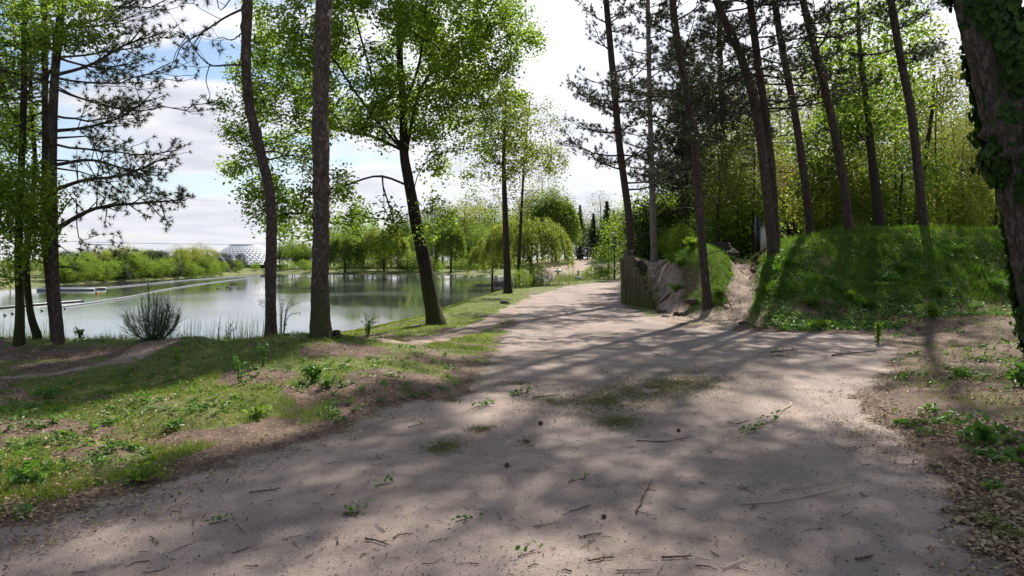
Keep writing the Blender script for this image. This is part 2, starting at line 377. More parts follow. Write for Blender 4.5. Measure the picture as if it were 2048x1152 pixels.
def H(x, y):
    x = np.asarray(x, float); y = np.asarray(y, float)
    px = PX(x, y)
    z = np.zeros(np.broadcast(x, y).shape)
    # low mounds left of the path
    z = z + .36 * np.exp(-(((x + 3.3) / 1.9) ** 2 + ((y - 11.6) / 1.9) ** 2))
    z = z + .17 * np.exp(-(((x + 2.1) / 1.0) ** 2 + ((y - 8.9) / 1.0) ** 2))
    z = z + .10 * np.exp(-(((x + 5) / 1.8) ** 2 + ((y - 7.4) / 1.3) ** 2))
    berm = sstep(-4.6, -5.8, x)
    z = z + .22 * berm * np.exp(-((y - 12.6) / .75) ** 2) * (0.75 + .5 * vnoise(x * .7, y * .2, 5))
    # bank down to the lake, far shore, beach
    px1 = np.where(y > 2, px, -4000)
    s, c, f = np.interp(px1, SPX, SY), np.interp(px1, CPX, CY), np.interp(px1, FPXS, FY)
    inl = sstep(1262, 1225, px1)
    drop = np.clip((y - c) / (s - c), 0, 1.15); dz = drop ** 1.15 * (ZW) - .6 * np.clip((y - s) / 4, 0, 1) * sstep(1.0, 1.15, drop)
    farz = np.interp(y - f, [-6, 0, 4, 30, 70, 400], [-.7, 0, .55, 1.1, 1.9, 3.0]) + ZW
    beach = np.interp(y - f, [-6, 0, 25, 60, 400], [-.7, 0, 2.0, 4.0, 5.0]) + ZW
    farz = farz + (beach - farz) * sstep(1010, 1110, px1)
    lake = np.where(y > f - 6, np.maximum(farz, -2.7), dz)
    z = z * np.where(y > c, np.clip(1 - (y - c) / 3, 0, 1), 1) + np.where(y > c, lake, 0) * inl
    # raised grassy bank on the right
    b, cr, zc_ = np.interp(px1, BPX, BB), np.interp(px1, BPX, BC), np.interp(px1, BPX, BZ)
    k = np.clip((y - b) / (cr - b), 0, 1); pr = np.where(px1 > 1520, 1 - (1 - k) ** 1.5, k ** 1.25)
    hill = zc_ * (.5 * pr + .5 * sstep(0, 1, k))
    back = np.interp(y - cr, [0, 38, 60, 400], [0, .62, .62, 2.0]) * sstep(1500, 1600, px1) - .012 * np.clip(y - cr, 0, 40) * sstep(1600, 1500, px1)
    m = sstep(1238, 1262, px1) * np.where(y > 3, 1, 0)
    z = z + (hill + back) * m
    z = z + (fbm(x * .9, y * .9, 53) - .5) * .55 * np.clip(k * 3, 0, 1) * sstep(40, 28, y) * m * sstep(1480, 1530, px1) * (1 - .7 * sstep(.75, 1, k))
    for L, w, dpt in ((GULLY_R, .55, .28), (GULLY_L, .5, .30)):
        z = z - dpt * np.exp(-(line_d(x, y, L) / w) ** 2) * k * m
    z = z + (fbm(x * 2.4, y * 2.4, 57, 4) - .5) * .30 * m * np.clip(k * 4, 0, 1) * sstep(1.0, .3, np.minimum(line_d(x, y, GULLY_R), line_d(x, y, GULLY_L)))
    z = z + .25 * 0.35 * np.exp(-(((x - 6.1) / 1.1) ** 2 + ((y - 23.0) / 1.5) ** 2)) * (.8 + .6 * vnoise(x * 1.7, y * 1.7, 19))
    # right foreground floor climbs a little
    z = z + .32 * sstep(6.4, 9.5, x - .15 * (y - 6)) * sstep(20, 16, y) + .16 * sstep(3.4, 5.6, x) * sstep(11, 6, y)
    sd = poly_sd(x, y, PATH)
    off = sstep(.1, 1.2, sd)
    z = z + off * ((fbm(x * .9, y * .9, 3) - .5) * .22 + (fbm(x * 4, y * 4, 9, 3) - .5) * .05) * sstep(60, 25, y)
    z = z + sstep(0.0, .35, sd) * .02 - .015 * (1 - off) * vnoise(x * .8, y * .8, 4)
    return z
def G(px, Y): X = (px - 1024) / FPX * Y; return np.array([X, Y, float(H(X, Y))])

def masks(x, y, z):
    px = PX(x, y); px1 = np.where(y > 2, px, -4000)
    wob = (fbm(x * 1.3, y * 1.3, 21) - .5) * .5
    sd = poly_sd(x, y, PATH) + wob * np.clip(.6 + y * .012, .3, 1.0)
    path = sstep(.22, -.22, sd + (fbm(x * 6, y * 6, 23, 3) - .5) * .35)
    right = sstep(1.5, 3.0, x) * sstep(19.5, 17.2, y)
    verge = sstep(.65, .05, (sd + wob * 1.5) * (1 + sstep(9.5, 13, y) * 1.3)) * (1 - path)
    dirt = np.maximum(verge * .95, right * (.58 + 1.1 * (fbm(x * .8, y * .8, 31) - .42)))
    dirt = np.maximum(dirt, sstep(.48, .64, fbm(x * .9, y * 1.2, 13)) * .85 * sstep(30, 16, y) * np.where(x < 2, 1, 0))
    # bare soil: eroded face of the left berm and the mound edge next to the path
    ero = np.exp(-((y - 11.75) / .45) ** 2) * sstep(-5.4, -6.4, x) * sstep(.35, .6, fbm(x * 1.1, y * 1.5, 44) + .1)
    ero = np.maximum(ero, np.exp(-(((x + 1.3) / .75) ** 2 + ((y - 8.7) / .8) ** 2)) * 1.2)
    ero = np.maximum(ero, sstep(1560, 1640, px1) * np.exp(-((y - 18.2) / .9) ** 2) * sstep(.3, .6, fbm(x * .8, y * 1.2, 45)))
    ero = np.maximum(ero, 1.3 * np.exp(-(((x - 5.45) / .45) ** 2 + ((y - 22.0) / .7) ** 2)))  # soil patch on the knoll front, its dark also painting the undercut's shade
    dirt = np.clip(np.maximum(dirt, ero), 0, 1)
    shore = sstep(-1.45, -1.9, z) * np.where(y < 90, 1, .0) + sstep(-.95, -1.25, z) * np.where((px > 640) & (y < 90), 1, 0) * .7
    sand = np.maximum(sstep(.42, .12, line_d(x, y, TRACK_L) + wob * .5), sstep(.55, .15, line_d(x, y, TRACK_B) + wob * .8))
    sand = np.maximum(sand, .9 * sstep(.55, .25, line_d(x, y, GULLY_R) + wob * .7))
    sand = np.maximum(sand, .62 * sstep(.52, .22, line_d(x, y, GULLY_L) + wob * .5)); dirt = np.maximum(dirt, sstep(.62, .38, line_d(x, y, GULLY_L) + wob * .6))
    sand = np.maximum(sand, sstep(1.5, .7, np.hypot((x - 4.5) * .9, y - 19.8) + wob))
    sand = np.maximum(sand, sstep(3, 1, np.hypot((x - 5.6) * .6, y - 29)) )
    beach = sstep(1020, 1080, px1) * sstep(150, 190, y) * sstep(300, 262, y)
    beach = np.maximum(beach, sstep(1075, 1100, px1) * sstep(1225, 1205, px1) * sstep(150, 190, y) * sstep(300, 270, y))
    sand = np.clip(np.maximum(np.maximum(sand, beach), np.clip(shore, 0, 1)), 0, 1)
    return path, dirt, sand

def build_ground():
    NA, NR = 640, 520
    az = np.radians(np.linspace(-72, 72, NA)); ox, oy = 0.0, -6.0
    r = np.concatenate([np.geomspace(3.0, 9.2, 30)[:-1], np.geomspace(9.2, 36, 300)[:-1], np.geomspace(36, 420, 150)[:-1], np.geomspace(420, 2500, 25)])
    NR = len(r)
    A, Rr = np.meshgrid(az, r); x = ox + np.sin(A) * Rr; y = oy + np.cos(A) * Rr
    z = H(x, y)
    pm, dm, sm = masks(x, y, z)
    i = np.arange(NR - 1)[:, None] * NA + np.arange(NA - 1)[None]
    q = np.stack([i, i + 1, i + 1 + NA, i + NA], -1).reshape(-1, 4)
    v = np.stack([x, y, z], -1).reshape(-1, 3)
    isp = (pm.ravel()[q].mean(1) > .5)
    for nm, sel in (('ground', ~isp), ('path', isp)):
        qq = q[sel]; u, inv = np.unique(qq, return_inverse=True)
        mb = MB(); mb.add(v[u], inv.reshape(-1, 4)[:, ::-1])
        o = mb.obj(nm, M['ground'], smooth=True)
        for an, arr in (('m_path', pm), ('m_dirt', dm), ('m_sand', sm)):
            at = o.data.attributes.new(an, 'FLOAT', 'POINT'); at.data.foreach_set('value', arr.ravel()[u].astype(np.float32))
        o['kind'] = 'structure'

def groundmat():
    m, t, b, out = newmat('ground_soil_grass_path'); L = m.node_tree.links
    tc = t.n('ShaderNodeTexCoord'); O = tc.outputs['Object']
    at = [t.n('ShaderNodeAttribute', attribute_name=n).outputs['Fac'] for n in ('m_path', 'm_dirt', 'm_sand')]
    big, mid, fine, vf = t.noise(O, .45, 5, .6), t.noise(O, 3.5, 5, .65), t.noise(O, 26, 5, .7), t.noise(O, 140, 3, .7)
    # asphalt with dust and embedded grit
    pc = t.ramp(big, [(0.3, (.20, .158, .135)), (0.5, (.285, .226, .195)), (0.68, (.385, .305, .26))])
    pc = t.mix(t.ramp(mid, [(.3, .0), (.75, .55)]), pc, (.20, .155, .135))
    pc = t.mix(.55, pc, t.ramp(vf, [(.3, .12), (.5, .5), (.7, .95)]), 'OVERLAY')
    mpw = t.n('ShaderNodeMapping'); mpw.inputs['Scale'].default_value = (1.6, .16, 1); mpw.inputs['Rotation'].default_value = (0, 0, -.12); L.new(O, mpw.inputs[0])
    pc = t.mix(t.ramp(t.noise(mpw.outputs[0], 1.0, 4, .6), [(.5, .0), (.68, .55)]), pc, (.155, .122, .108))
    pc = t.mix(t.ramp(t.noise(O, 1.4, 6, .7), [(.56, .0), (.66, .5)]), pc, (.13, .10, .085))
    vo = t.n('ShaderNodeTexVoronoi', Scale=70.0); L.new(O, vo.inputs[0])
    grit = t.ramp(vo.outputs[0], [(.10, 1.0), (.2, .0)])
    gsel = t.ramp(vo.outputs[1], [(.72, 0.0), (.8, 1.0)])
    pc = t.mix(t.math('MULTIPLY', t.math('MULTIPLY', grit, gsel), .75), pc, (.52, .46, .40))
    vo2 = t.n('ShaderNodeTexVoronoi', Scale=22.0); L.new(O, vo2.inputs[0])
    crumbs = t.math('MULTIPLY', t.ramp(vo2.outputs[0], [(.10, 1.0), (.22, .0)]), t.ramp(vo2.outputs[1], [(.62, 0.0), (.66, 1.0)]))
    pc = t.mix(t.math('MULTIPLY', crumbs, .8), pc, (.07, .05, .04))
    # soil with litter specks
    dc = t.ramp(mid, [(.3, (.055, .036, .026)), (.55, (.12, .08, .058)), (.75, (.19, .13, .095))])
    dc = t.mix(.6, dc, t.ramp(fine, [(.3, .15), (.5, .5), (.68, 1.0)]), 'OVERLAY')
    vo3 = t.n('ShaderNodeTexVoronoi', Scale=30.0); L.new(O, vo3.inputs[0])
    dc = t.mix(t.math('MULTIPLY', t.ramp(vo3.outputs[0], [(.2, 1.0), (.34, .0)]), t.ramp(vo3.outputs[1], [(.55, 0.0), (.65, .9)])), dc, (.34, .25, .17))
    # short turf and moss
    gc = t.ramp(mid, [(.3, (.055, .07, .018)), (.5, (.10, .125, .03)), (.7, (.16, .165, .045))])
    gc = t.mix(t.ramp(big, [(.45, .0), (.7, .6)]), gc, (.15, .12, .07))
    gc = t.mix(.6, gc, t.ramp(fine, [(.3, .2), (.5, .5), (.7, .9)]), 'OVERLAY')
    sc = t.ramp(mid, [(.3, (.165, .12, .092)), (.7, (.33, .255, .205))])
    sc = t.mix(.5, sc, t.ramp(fine, [(.3, .25), (.5, .5), (.7, .85)]), 'OVERLAY')
    dm = t.ramp(t.math('ADD', at[1], t.math('MULTIPLY', t.math('SUBTRACT', mid, .5), .9)), [(.35, 0.0), (.6, 1.0)])
    sm = t.ramp(t.math('ADD', at[2], t.math('MULTIPLY', t.math('SUBTRACT', mid, .5), .8)), [(.35, 0.0), (.65, 1.0)])
    pm = t.ramp(t.math('ADD', at[0], t.math('MULTIPLY', t.math('SUBTRACT', fine, .5), 1.6)), [(.36, 0.0), (.64, 1.0)])
    c = t.mix(dm, gc, dc); c = t.mix(sm, c, sc); c = t.mix(pm, c, pc)
    L.new(c, b.inputs['Base Color']); b.inputs['Roughness'].default_value = .92; b.inputs['Specular IOR Level'].default_value = .2
    hh = t.math('ADD', t.math('MULTIPLY', fine, .5), t.math('MULTIPLY', vf, .25)); hh = t.math('ADD', hh, t.math('MULTIPLY', mid, t.math('SUBTRACT', 1.4, at[0])))
    bp = t.n('ShaderNodeBump', Strength=.75, Distance=.03); L.new(hh, bp.inputs['Height']); t.l(bp, 0, b, 'Normal')
    return m
M['ground'] = groundmat()
build_ground()

def build_water():
    m, t, b, out = newmat('lake_water'); L = m.node_tree.links
    tc = t.n('ShaderNodeTexCoord'); mp = t.n('ShaderNodeMapping'); mp.inputs['Scale'].default_value = (.8, 2.2, 1); t.l(tc, 'Object', mp, 0)
    a = t.noise(mp.outputs[0], 1.6, 4, .6); c = t.noise(tc.outputs['Object'], .05, 3, .5)
    b.inputs['Base Color'].default_value = (.045, .05, .052, 1); b.inputs['IOR'].default_value = 1.36
    rr = t.ramp(c, [(.42, .03), (.62, .10)]); L.new(rr, b.inputs['Roughness']); b.inputs['Specular IOR Level'].default_value = .75
    st = t.math('MULTIPLY', t.ramp(c, [(.42, .2), (.6, 1.0)]), .022)
    bp = t.n('ShaderNodeBump', Distance=.3); L.new(st, bp.inputs['Strength']); L.new(a, bp.inputs['Height']); t.l(bp, 0, b, 'Normal')
    mb = MB(); mb.add([(-900, 12, ZW), (120, 12, ZW), (120, 330, ZW), (-900, 330, ZW)], [[0, 1, 2, 3]])
    o = mb.obj('lake', m); o['kind'] = 'structure'
build_water()

# ------------------------------------------------------------------ trees
def trunk_mesh(mb, pts, r0, r1, k=14, n=60, lump=0.0, flare=.35, knots=0, seed=0, pw=1.0):
    c = spline(pts, n); f = np.linspace(0, 1, n)
    hgt = c[:, 2] - c[0, 2]
    rad = r0 + (r1 - r0) * f ** pw; rad = rad * (1 + flare * np.exp(-np.maximum(hgt, 0) / .22))
    rg = np.random.default_rng(seed)
    c2 = c.copy(); c2[0, 2] -= .12
    if lump <= 0:
        mb.tube(c2, rad, k); return c, rad
    sub = MB(); sub.tube(c2, rad, k); v = sub.v[0].reshape(n, k, 3); ctr = c2[:, None]
    d = v - ctr; amp = np.ones((n, k))
    ks = [(rg.uniform(.05, .95), rg.integers(0, k)) for _ in range(knots)]
    for i in range(n):
        for j in range(k):
            p = Vector(v[i, j]); q = Vector((p.x * 6, p.y * 6, p.z * 1.6))
            amp[i, j] += lump * mnoise.noise(q) + lump * .8 * mnoise.noise(Vector((p.x * 22, p.y * 22, p.z * 5))) + lump * .5 * mnoise.noise(Vector((p.x * 50, p.y * 50, p.z * 18)))
            if hgt[i] < .5: amp[i, j] += .25 * (1 - hgt[i] / .5) * mnoise.noise(Vector((math.cos(j * 6.28 / k) * 2, math.sin(j * 6.28 / k) * 2, seed)))
    L = hgt[-1]
    for (a, jk) in ks:
        zz = a * L; dj = np.abs((np.arange(k) - jk + k / 2) % k - k / 2) / (k / 9)
        amp += .30 * np.exp(-((hgt[:, None] - zz) / .045) ** 2 - dj[None] ** 2) + .09 * np.exp(-((hgt[:, None] - zz) / .10) ** 2)
    sub.v[0] = (ctr + d * amp[..., None]).reshape(-1, 3)
    mb.add(sub.v[0], sub.q[0]); return c, rad

class Skel:
    def __init__(s, pts, rad):
        s.p = [np.asarray(q) for q in pts]; s.par = [i - 1 for i in range(len(pts))]; s.r = list(rad); s.nt = len(pts)
        s.chains = []; s.start = 0
    def limb(s, pts, n=14):
        p0 = np.asarray(pts[0]); A = np.array(s.p); i = int(np.argmin(np.linalg.norm(A - p0, axis=1)))
        pts = [s.p[i]] + [np.asarray(q) for q in pts[1:]]
        c = spline(pts, n); ch = [i]
        for q in c[1:]: s.p.append(q); s.par.append(ch[-1]); s.r.append(0); ch.append(len(s.p) - 1)
        s.chains.append(ch)
    def grow(s, targets, rng, zmin=0, wob=.12, seg=.28, updir=.35, droop=0.0):
        A = np.array(s.p); ok0 = np.array([q[2] for q in s.p]) > zmin
        dist = np.array([np.linalg.norm(A[ok0] - q, axis=1).min() for q in targets]); tips = []
        buf = np.zeros((60000, 3)); n = len(s.p); buf[:n] = A; okk = np.zeros(60000, bool); okk[:n] = ok0
        for ti in np.argsort(dist):
            q = targets[ti]; d = buf[:n] - q; dd = np.linalg.norm(d, axis=1) + np.maximum(d[:, 2], 0) * 1.2 * (1 - droop) + np.where(okk[:n], 0, 1e6)
            i = int(np.argmin(dd)); a = buf[i].copy(); L = np.linalg.norm(q - a)
            if L < .05: continue
            m = max(2, int(L / seg)); pr = s.par[i]
            tg = (a - buf[pr]) if pr >= 0 else np.array([0, 0, 1.]); tg = tg / (np.linalg.norm(tg) + 1e-9)
            mid = a + (q - a) * .4 + (tg * .5 + np.array([0, 0, updir])) * L * .25
            f = (np.arange(1, m + 1) / m)[:, None]
            c = (1 - f) ** 2 * a + 2 * f * (1 - f) * mid + f * f * q
            c[:-1] += rng.normal(0, wob * seg, (m - 1, 3)) if m > 1 else 0
            ch = [i]
            for e in c:
                s.p.append(e); s.par.append(ch[-1]); s.r.append(0); buf[n] = e; okk[n] = True; ch.append(n); n += 1
            s.chains.append(ch); tips.append(ch)
        return tips
    def radii(s, tip=.006, e=2.3, rmax=.6):
        w = np.zeros(len(s.p)); cnt = np.zeros(len(s.p))
        for i in range(len(s.p) - 1, s.nt - 1, -1):
            if w[i] == 0: w[i] = tip ** e
            w[s.par[i]] += w[i]
        for i in range(s.nt, len(s.p)):
            s.r[i] = w[i] ** (1 / e)
        # keep limbs thinner than the trunk they leave
        mx = max([s.r[c[1]] / max(s.r[c[0]], 1e-6) for c in s.chains if c[0] < s.nt] + [0])
        if mx > rmax:
            kf = rmax / mx
            for i in range(s.nt, len(s.p)): s.r[i] = max(s.r[i] * kf, tip)
    def mesh(s, mb, k=5):
        for ch in s.chains:
            pts = np.array([s.p[i] for i in ch]); rad = np.array([s.r[i] for i in ch]); rad[0] = min(rad[0], rad[1] * 1.25)
            mb.tube(pts, rad, 8 if rad[0] > .05 else (k if rad[0] > .012 else 3))

def in_ellipsoids(E, n, rng, shell=.35):
    vol = np.array([e[3] * e[4] * e[5] for e in E]); pick = rng.choice(len(E), n, p=vol / vol.sum()); out = []
    for i in pick:
        e = E[i]; d = rng.normal(size=3); d /= np.linalg.norm(d); rr = rng.uniform(shell, 1) ** .6
        out.append(np.array(e[:3]) + d * rr * np.array(e[3:6]))
    return np.array(out)
def spread_pts(T, dmin):
    keep = []
    for q in T:
        if not keep or np.min(np.linalg.norm(np.array(keep) - q, axis=1)) > dmin: keep.append(q)
    return np.array(keep)
def tip_leaf_pos(sk, tips, per, sp, rng, frac=.6):
    C = []; D = []
    for ch in tips:
        p = np.array([sk.p[i] for i in ch]); m = len(p); k0 = int(m * (1 - frac))
        idx = rng.integers(k0, m, per); f = rng.uniform(0, 1, per)[:, None]
        nx = np.minimum(idx + 1, m - 1); C.append(p[idx] * (1 - f) + p[nx] * f + rng.normal(0, sp, (per, 3)))
    return np.concatenate(C)

def broadleaf(name, label, cat, group, trunk, r0, r1, E, nt, per, leaf, mat, bark, seed, limbs=(), zmin=0, sp=.14, dmin=.3, six=False, k=14, nrings=50, lump=0, flare=.35, frac=.6, shell=.35, asp=.62, up=.5, extra=None, root=None, updir=.35, tip=.006, rmax=.6, droop=0):
    rng = np.random.default_rng(seed); base = np.array(trunk[0], float)
    root = empty(name, tuple(base), label, cat, group) if root is None else root
    mb = MB(); c, rad = trunk_mesh(mb, trunk, r0, r1, k, nrings, lump, flare, seed=seed)
    sk = Skel(c, rad)
    for l in limbs: sk.limb(l)
    T = spread_pts(in_ellipsoids(E, nt, rng, shell), dmin)
    tips = sk.grow(T, rng, base[2] + zmin, updir=updir, droop=droop); sk.radii(tip, rmax=rmax)
    br = MB(); sk.mesh(br)
    mb.merge(br).obj('trunk', bark, root, base, True)
    lf = MB(); lf.leaves(tip_leaf_pos(sk, tips, per, sp, rng, frac), leaf, asp, up, six=six, rng=rng)
    lf.obj('crown', mat, root, base)
    return root

def pine(name, label, group, pixels, Y, r0, r1, z0, top, blen, nbr, seed, bark, needle, dys=None, dead=6, k=12, rings=60, lump=0, knots=0, m=13, ln=.12, nw=.011, tuft=1.0, custom=(), flare=.3, sub=7, sidebias=None):
    """pixels: trunk line seen in the photo, bottom first, at distance Y; top = total height"""
    rng = np.random.default_rng(seed)
    b = G(pixels[0][0], Y); base = b.copy()
    pts = [b] + [P(x, y, Y + (0 if dys is None else dys * (pixels[0][1] - y) / 600)) for x, y in pixels[1:]]
    d = pts[-1] - pts[-2]; d /= d[2] if abs(d[2]) > .2 else 1
    lastz = pts[-1][2]
    if top + b[2] > lastz + .5:
        e = pts[-1] + d * (top + b[2] - lastz) * .5 * np.array([.7, .7, 1]); pts += [e, e + (top + b[2] - e[2]) * np.array([d[0] * .3, d[1] * .3, 1])]
    root = empty(name, tuple(base), label, 'pine tree', group)
    mb = MB(); c, rad = trunk_mesh(mb, pts, r0, r1, k, rings, lump, flare, knots, seed)
    br = MB(); TP = []; TD = []
    H0, H1 = b[2] + z0, b[2] + top
    zs = np.sort(rng.uniform(H0, H1, nbr)) if nbr else []
    az0 = rng.uniform(0, 6.28)
    def branch(start, dirv, L, r, subn, droopy):
        n = 9; f = np.linspace(0, 1, n)[:, None]
        side = np.cross(dirv, [0, 0, 1.]); side /= np.linalg.norm(side) + 1e-9
        pts = start + dirv * L * f + np.array([0, 0, 1.]) * L * (droopy * f * (1 - f) * -1.2 + .16 * f ** 2.5) + side * L * .12 * np.sin(f * 3 + rng.uniform(0, 6)) * f + rng.normal(0, .018 * L, (n, 3)) * f
        br.tube(pts, r * (1 - .85 * f[:, 0]) + .003, 5)
        for q in range(subn):
            a = rng.uniform(.22, 1.0); i = a * (n - 1); i0 = min(int(i), n - 2); p0 = pts[i0] + (pts[i0 + 1] - pts[i0]) * (i - i0)
            sg = 1 if q % 2 else -1; dd = dirv * rng.uniform(.4, 1.0) + side * sg * rng.uniform(.25, .9) + np.array([0, 0, rng.uniform(-.25, .35)])
            dd /= np.linalg.norm(dd); sl = L * rng.uniform(.18, .42) * (1.15 - a * .6)
            g = np.linspace(0, 1, 5)[:, None]; sp_ = p0 + dd * sl * g + np.array([0, 0, 1.]) * sl * .25 * g ** 2 + rng.normal(0, .03 * sl, (5, 3)) * g
            br.tube(sp_, r * .32 * (1 - .7 * g[:, 0]) + .0025, 3)
            nt_ = max(2, int(sl / .16 * tuft)) if rng.random() < .9 else 1
            for w in range(nt_):
                aa = rng.uniform(.35, 1) if w else 1.0; j = aa * 4; j0 = min(int(j), 3); tp = sp_[j0] + (sp_[j0 + 1] - sp_[j0]) * (j - j0)
                td = sp_[j0 + 1] - sp_[j0]; td = td / (np.linalg.norm(td) + 1e-9)
                if w:   # short side shoot carrying its own tuft
                    s2 = td * .4 + rng.normal(0, .6, 3); s2 /= np.linalg.norm(s2); e = tp + s2 * rng.uniform(.06, .16) * max(1, ln / .12)
                    br.tube([tp, e], .003, 3); tp = e; td = s2
                TP.append(tp); TD.append(td)
        TP.append(pts[-1]); TD.append(dirv)
    for i, zz in enumerate(zs):
        j = int(np.argmin(np.abs(c[:, 2] - zz))); fr = (zz - H0) / (H1 - H0)
        az = az0 + i * 2.4 + rng.normal(0, .5)
        if sidebias is not None and rng.random() < .45: az = sidebias + rng.normal(0, .5)
        L = blen * (1 - .75 * max(fr - .25, 0) / .75) * rng.uniform(.55, 1.15); sl = -.08 + .75 * fr + rng.normal(0, .12)
        dv = np.array([math.cos(az), math.sin(az), sl]); dv /= np.linalg.norm(dv)
        branch(c[j], dv, L, max(.012, rad[j] * .28), sub + int(L * 2), rng.uniform(-.05, .18))
    for (pp, rr, sn) in custom:       # branches the photo shows: points (px, py, dy)
        pl = spline([P(x, y, Y + dy) for x, y, dy in pp], 12); f = np.linspace(0, 1, 12)
        br.tube(pl, rr * (1 - .8 * f) + .003, 6)
        for q in range(sn):
            a = rng.uniform(.25, 1); i = a * 11; i0 = min(int(i), 10); p0 = pl[i0] + (pl[i0 + 1] - pl[i0]) * (i - i0)
            tg = pl[i0 + 1] - pl[i0]; tg /= np.linalg.norm(tg); dd = tg * rng.uniform(.3, .9) + rng.normal(0, .6, 3) * np.array([.7, .9, .8]); dd /= np.linalg.norm(dd); sl = rng.uniform(.3, .8) * (1.2 - a * .6)
            e = p0 + dd * sl; md = (p0 + e) / 2 + np.array([0, 0, -.06 * sl]); br.tube([p0, md, e], [rr * .3 + .002, rr * .2 + .002, .003], 3)
            for w in range(max(2, int(4 * tuft))):
                s2 = dd * .5 + rng.normal(0, .6, 3); s2 /= np.linalg.norm(s2); tp = p0 + (e - p0) * rng.uniform(.45, 1); ee = tp + s2 * rng.uniform(.05, .14)
                br.tube([tp, ee], .0025, 3); TP.append(ee); TD.append(s2)
    for i in range(dead):             # bare dead stubs below the crown
        zz = rng.uniform(b[2] + z0 * .35, H0 + .8); j = int(np.argmin(np.abs(c[:, 2] - zz))); az = rng.uniform(0, 6.28)
        dv = np.array([math.cos(az), math.sin(az), rng.uniform(-.15, .4)]); L = rng.uniform(.15, 1.1)
        br.tube([c[j], c[j] + dv * L * .5, c[j] + dv * L + np.array([0, 0, -.1 * L])], [.02, .012, .004], 4)
    mb.merge(br).obj('trunk', bark, root, base, True)
    if TP:
        nd = MB(); nd.needles(np.array(TP), np.array(TD), m, ln, nw, .75, rng); nd.obj('crown', needle, root, base)
    return root
def EL(px, py, rx, ry, Y, dy=0, rd=None):      # crown lobe measured in the photo, at distance Y
    p = P(px, py, Y + dy); k = Y / FPX
    return (*p, rx * k, rd if rd else (rx + ry) * .5 * k, ry * k)
def TP_(pix, Y):
    return [G(pix[0][0], Y)] + [P(x, y, Y) for x, y in pix[1:]]

# -- the two big pine trunks at the left of the path
pine('pine_tree', 'thick straight pine trunk with knotty bark, on the mound left of the path', None,
     [(641, 688), (640, 560), (643, 420), (641, 250), (645, 100), (649, -20), (652, -120)], 11.5, .132, .110, 7.0, 15, 2.3, 24, 3, M['pinebark'], M['needle'], dead=2, k=44, rings=260, lump=.14, knots=18, flare=.42)
pine('pine_tree', 'slim curved pine with sparse needle tufts on drooping branches, beside thick pine', None,
     [(542, 680), (541, 560), (543, 450), (538, 380), (520, 300), (500, 215), (492, 120), (495, 0), (500, -110)], 13.0, .094, .078, 7.5, 14, 2.2, 20, 5, M['pinebark2'], M['needle'], dead=3, k=30, rings=170, lump=.09, knots=9, ln=.14, nw=.011, m=24,
     custom=[([(492, 15, 0), (450, 35, .2), (405, 65, .3), (365, 90, .3), (350, 125, .3)], .022, 6), ([(492, 130, 0), (455, 130, -.3), (420, 130, -.4), (390, 100, -.5), (375, 70, -.5)], .018, 5),
             ([(420, 128, -.4), (412, 160, -.4), (420, 190, -.4), (415, 205, -.4)], .007, 1), ([(493, 10, 0), (470, -10, .2), (440, 20, .2), (430, -40, .2)], .014, 4), ([(490, 60, 0), (465, 80, .1), (445, 75, .2), (425, 80, .3)], .010, 4), ([(488, 95, 0), (478, 130, .1), (470, 175, .2), (485, 190, .2)], .008, 3), ([(375, 70, .2), (352, 105, .2), (345, 130, .2)], .007, 2)], tuft=.55)
# -- left cluster
pine('pine_tree', 'tall pine at the left lake edge, long needle branch reaching over the water', None,
     [(119, 695), (110, 570), (106, 450), (105, 300), (110, 150), (122, 20), (130, -90)], 12.3,  .074, .06, 3.2, 15, 2.35, 66, 8, M['pinebark2'], M['needle_l'], dead=8, k=22, rings=110, lump=.08, knots=7, ln=.095, nw=.011, m=20, tuft=1.5, sidebias=.1, sub=9,
     custom=[([(112, 458, 0), (170, 425, .2), (215, 412, .4), (300, 405, .4), (362, 400, .3)], .040, 30), ([(110, 380, 0), (170, 360, -.2), (250, 350, -.3), (330, 315, -.3)], .034, 24), ([(110, 330, 0), (180, 320, .1), (240, 335, .4), (295, 350, .5)], .03, 20),
             ([(108, 262, 0), (170, 255, .3), (240, 235, .3), (292, 200, .3)], .03, 22), ([(112, 150, 0), (180, 130, -.3), (250, 90, -.4), (300, 75, -.4)], .03, 22), ([(118, 60, 0), (190, 40, .3), (260, 5, .3)], .028, 18), ([(106, 450, 0), (150, 395, .3), (160, 480, .5), (225, 490, .6)], .012, 10)])
pine('pine_tree', 'slender dark pine stem leaning against the taller pine at the lake edge', None,
     [(110, 692), (98, 570), (88, 450), (90, 300), (90, 150), (88, 0), (86, -100)], 12.5,  .054, .045, 4.2, 14, 1.7, 26, 9, M['pinebark2'], M['needle_l'], dead=8, k=16, rings=70, lump=.07, ln=.12, nw=.012, m=20, tuft=1.4)
YL = 12.2
broadleaf('maple_tree', 'leafy pale green tree with a mossy trunk, furthest left at the lake edge', 'tree', None,
          TP_([(38, 700), (40, 610), (37, 500), (42, 350), (48, 180), (48, 0), (50, -90)], YL), .074, .035,
          [EL(0, 70, 110, 120, YL), EL(-40, 250, 100, 130, YL), EL(20, 330, 62, 75, YL), EL(5, 470, 78, 100, YL, -.4), EL(130, 40, 110, 60, YL, -.6), EL(-30, -150, 190, 100, YL)], 560, 120, .055, M['leftleaf'], M['oakbark'], 21, zmin=1.0, sp=.10, dmin=.22, six=True, up=.4)
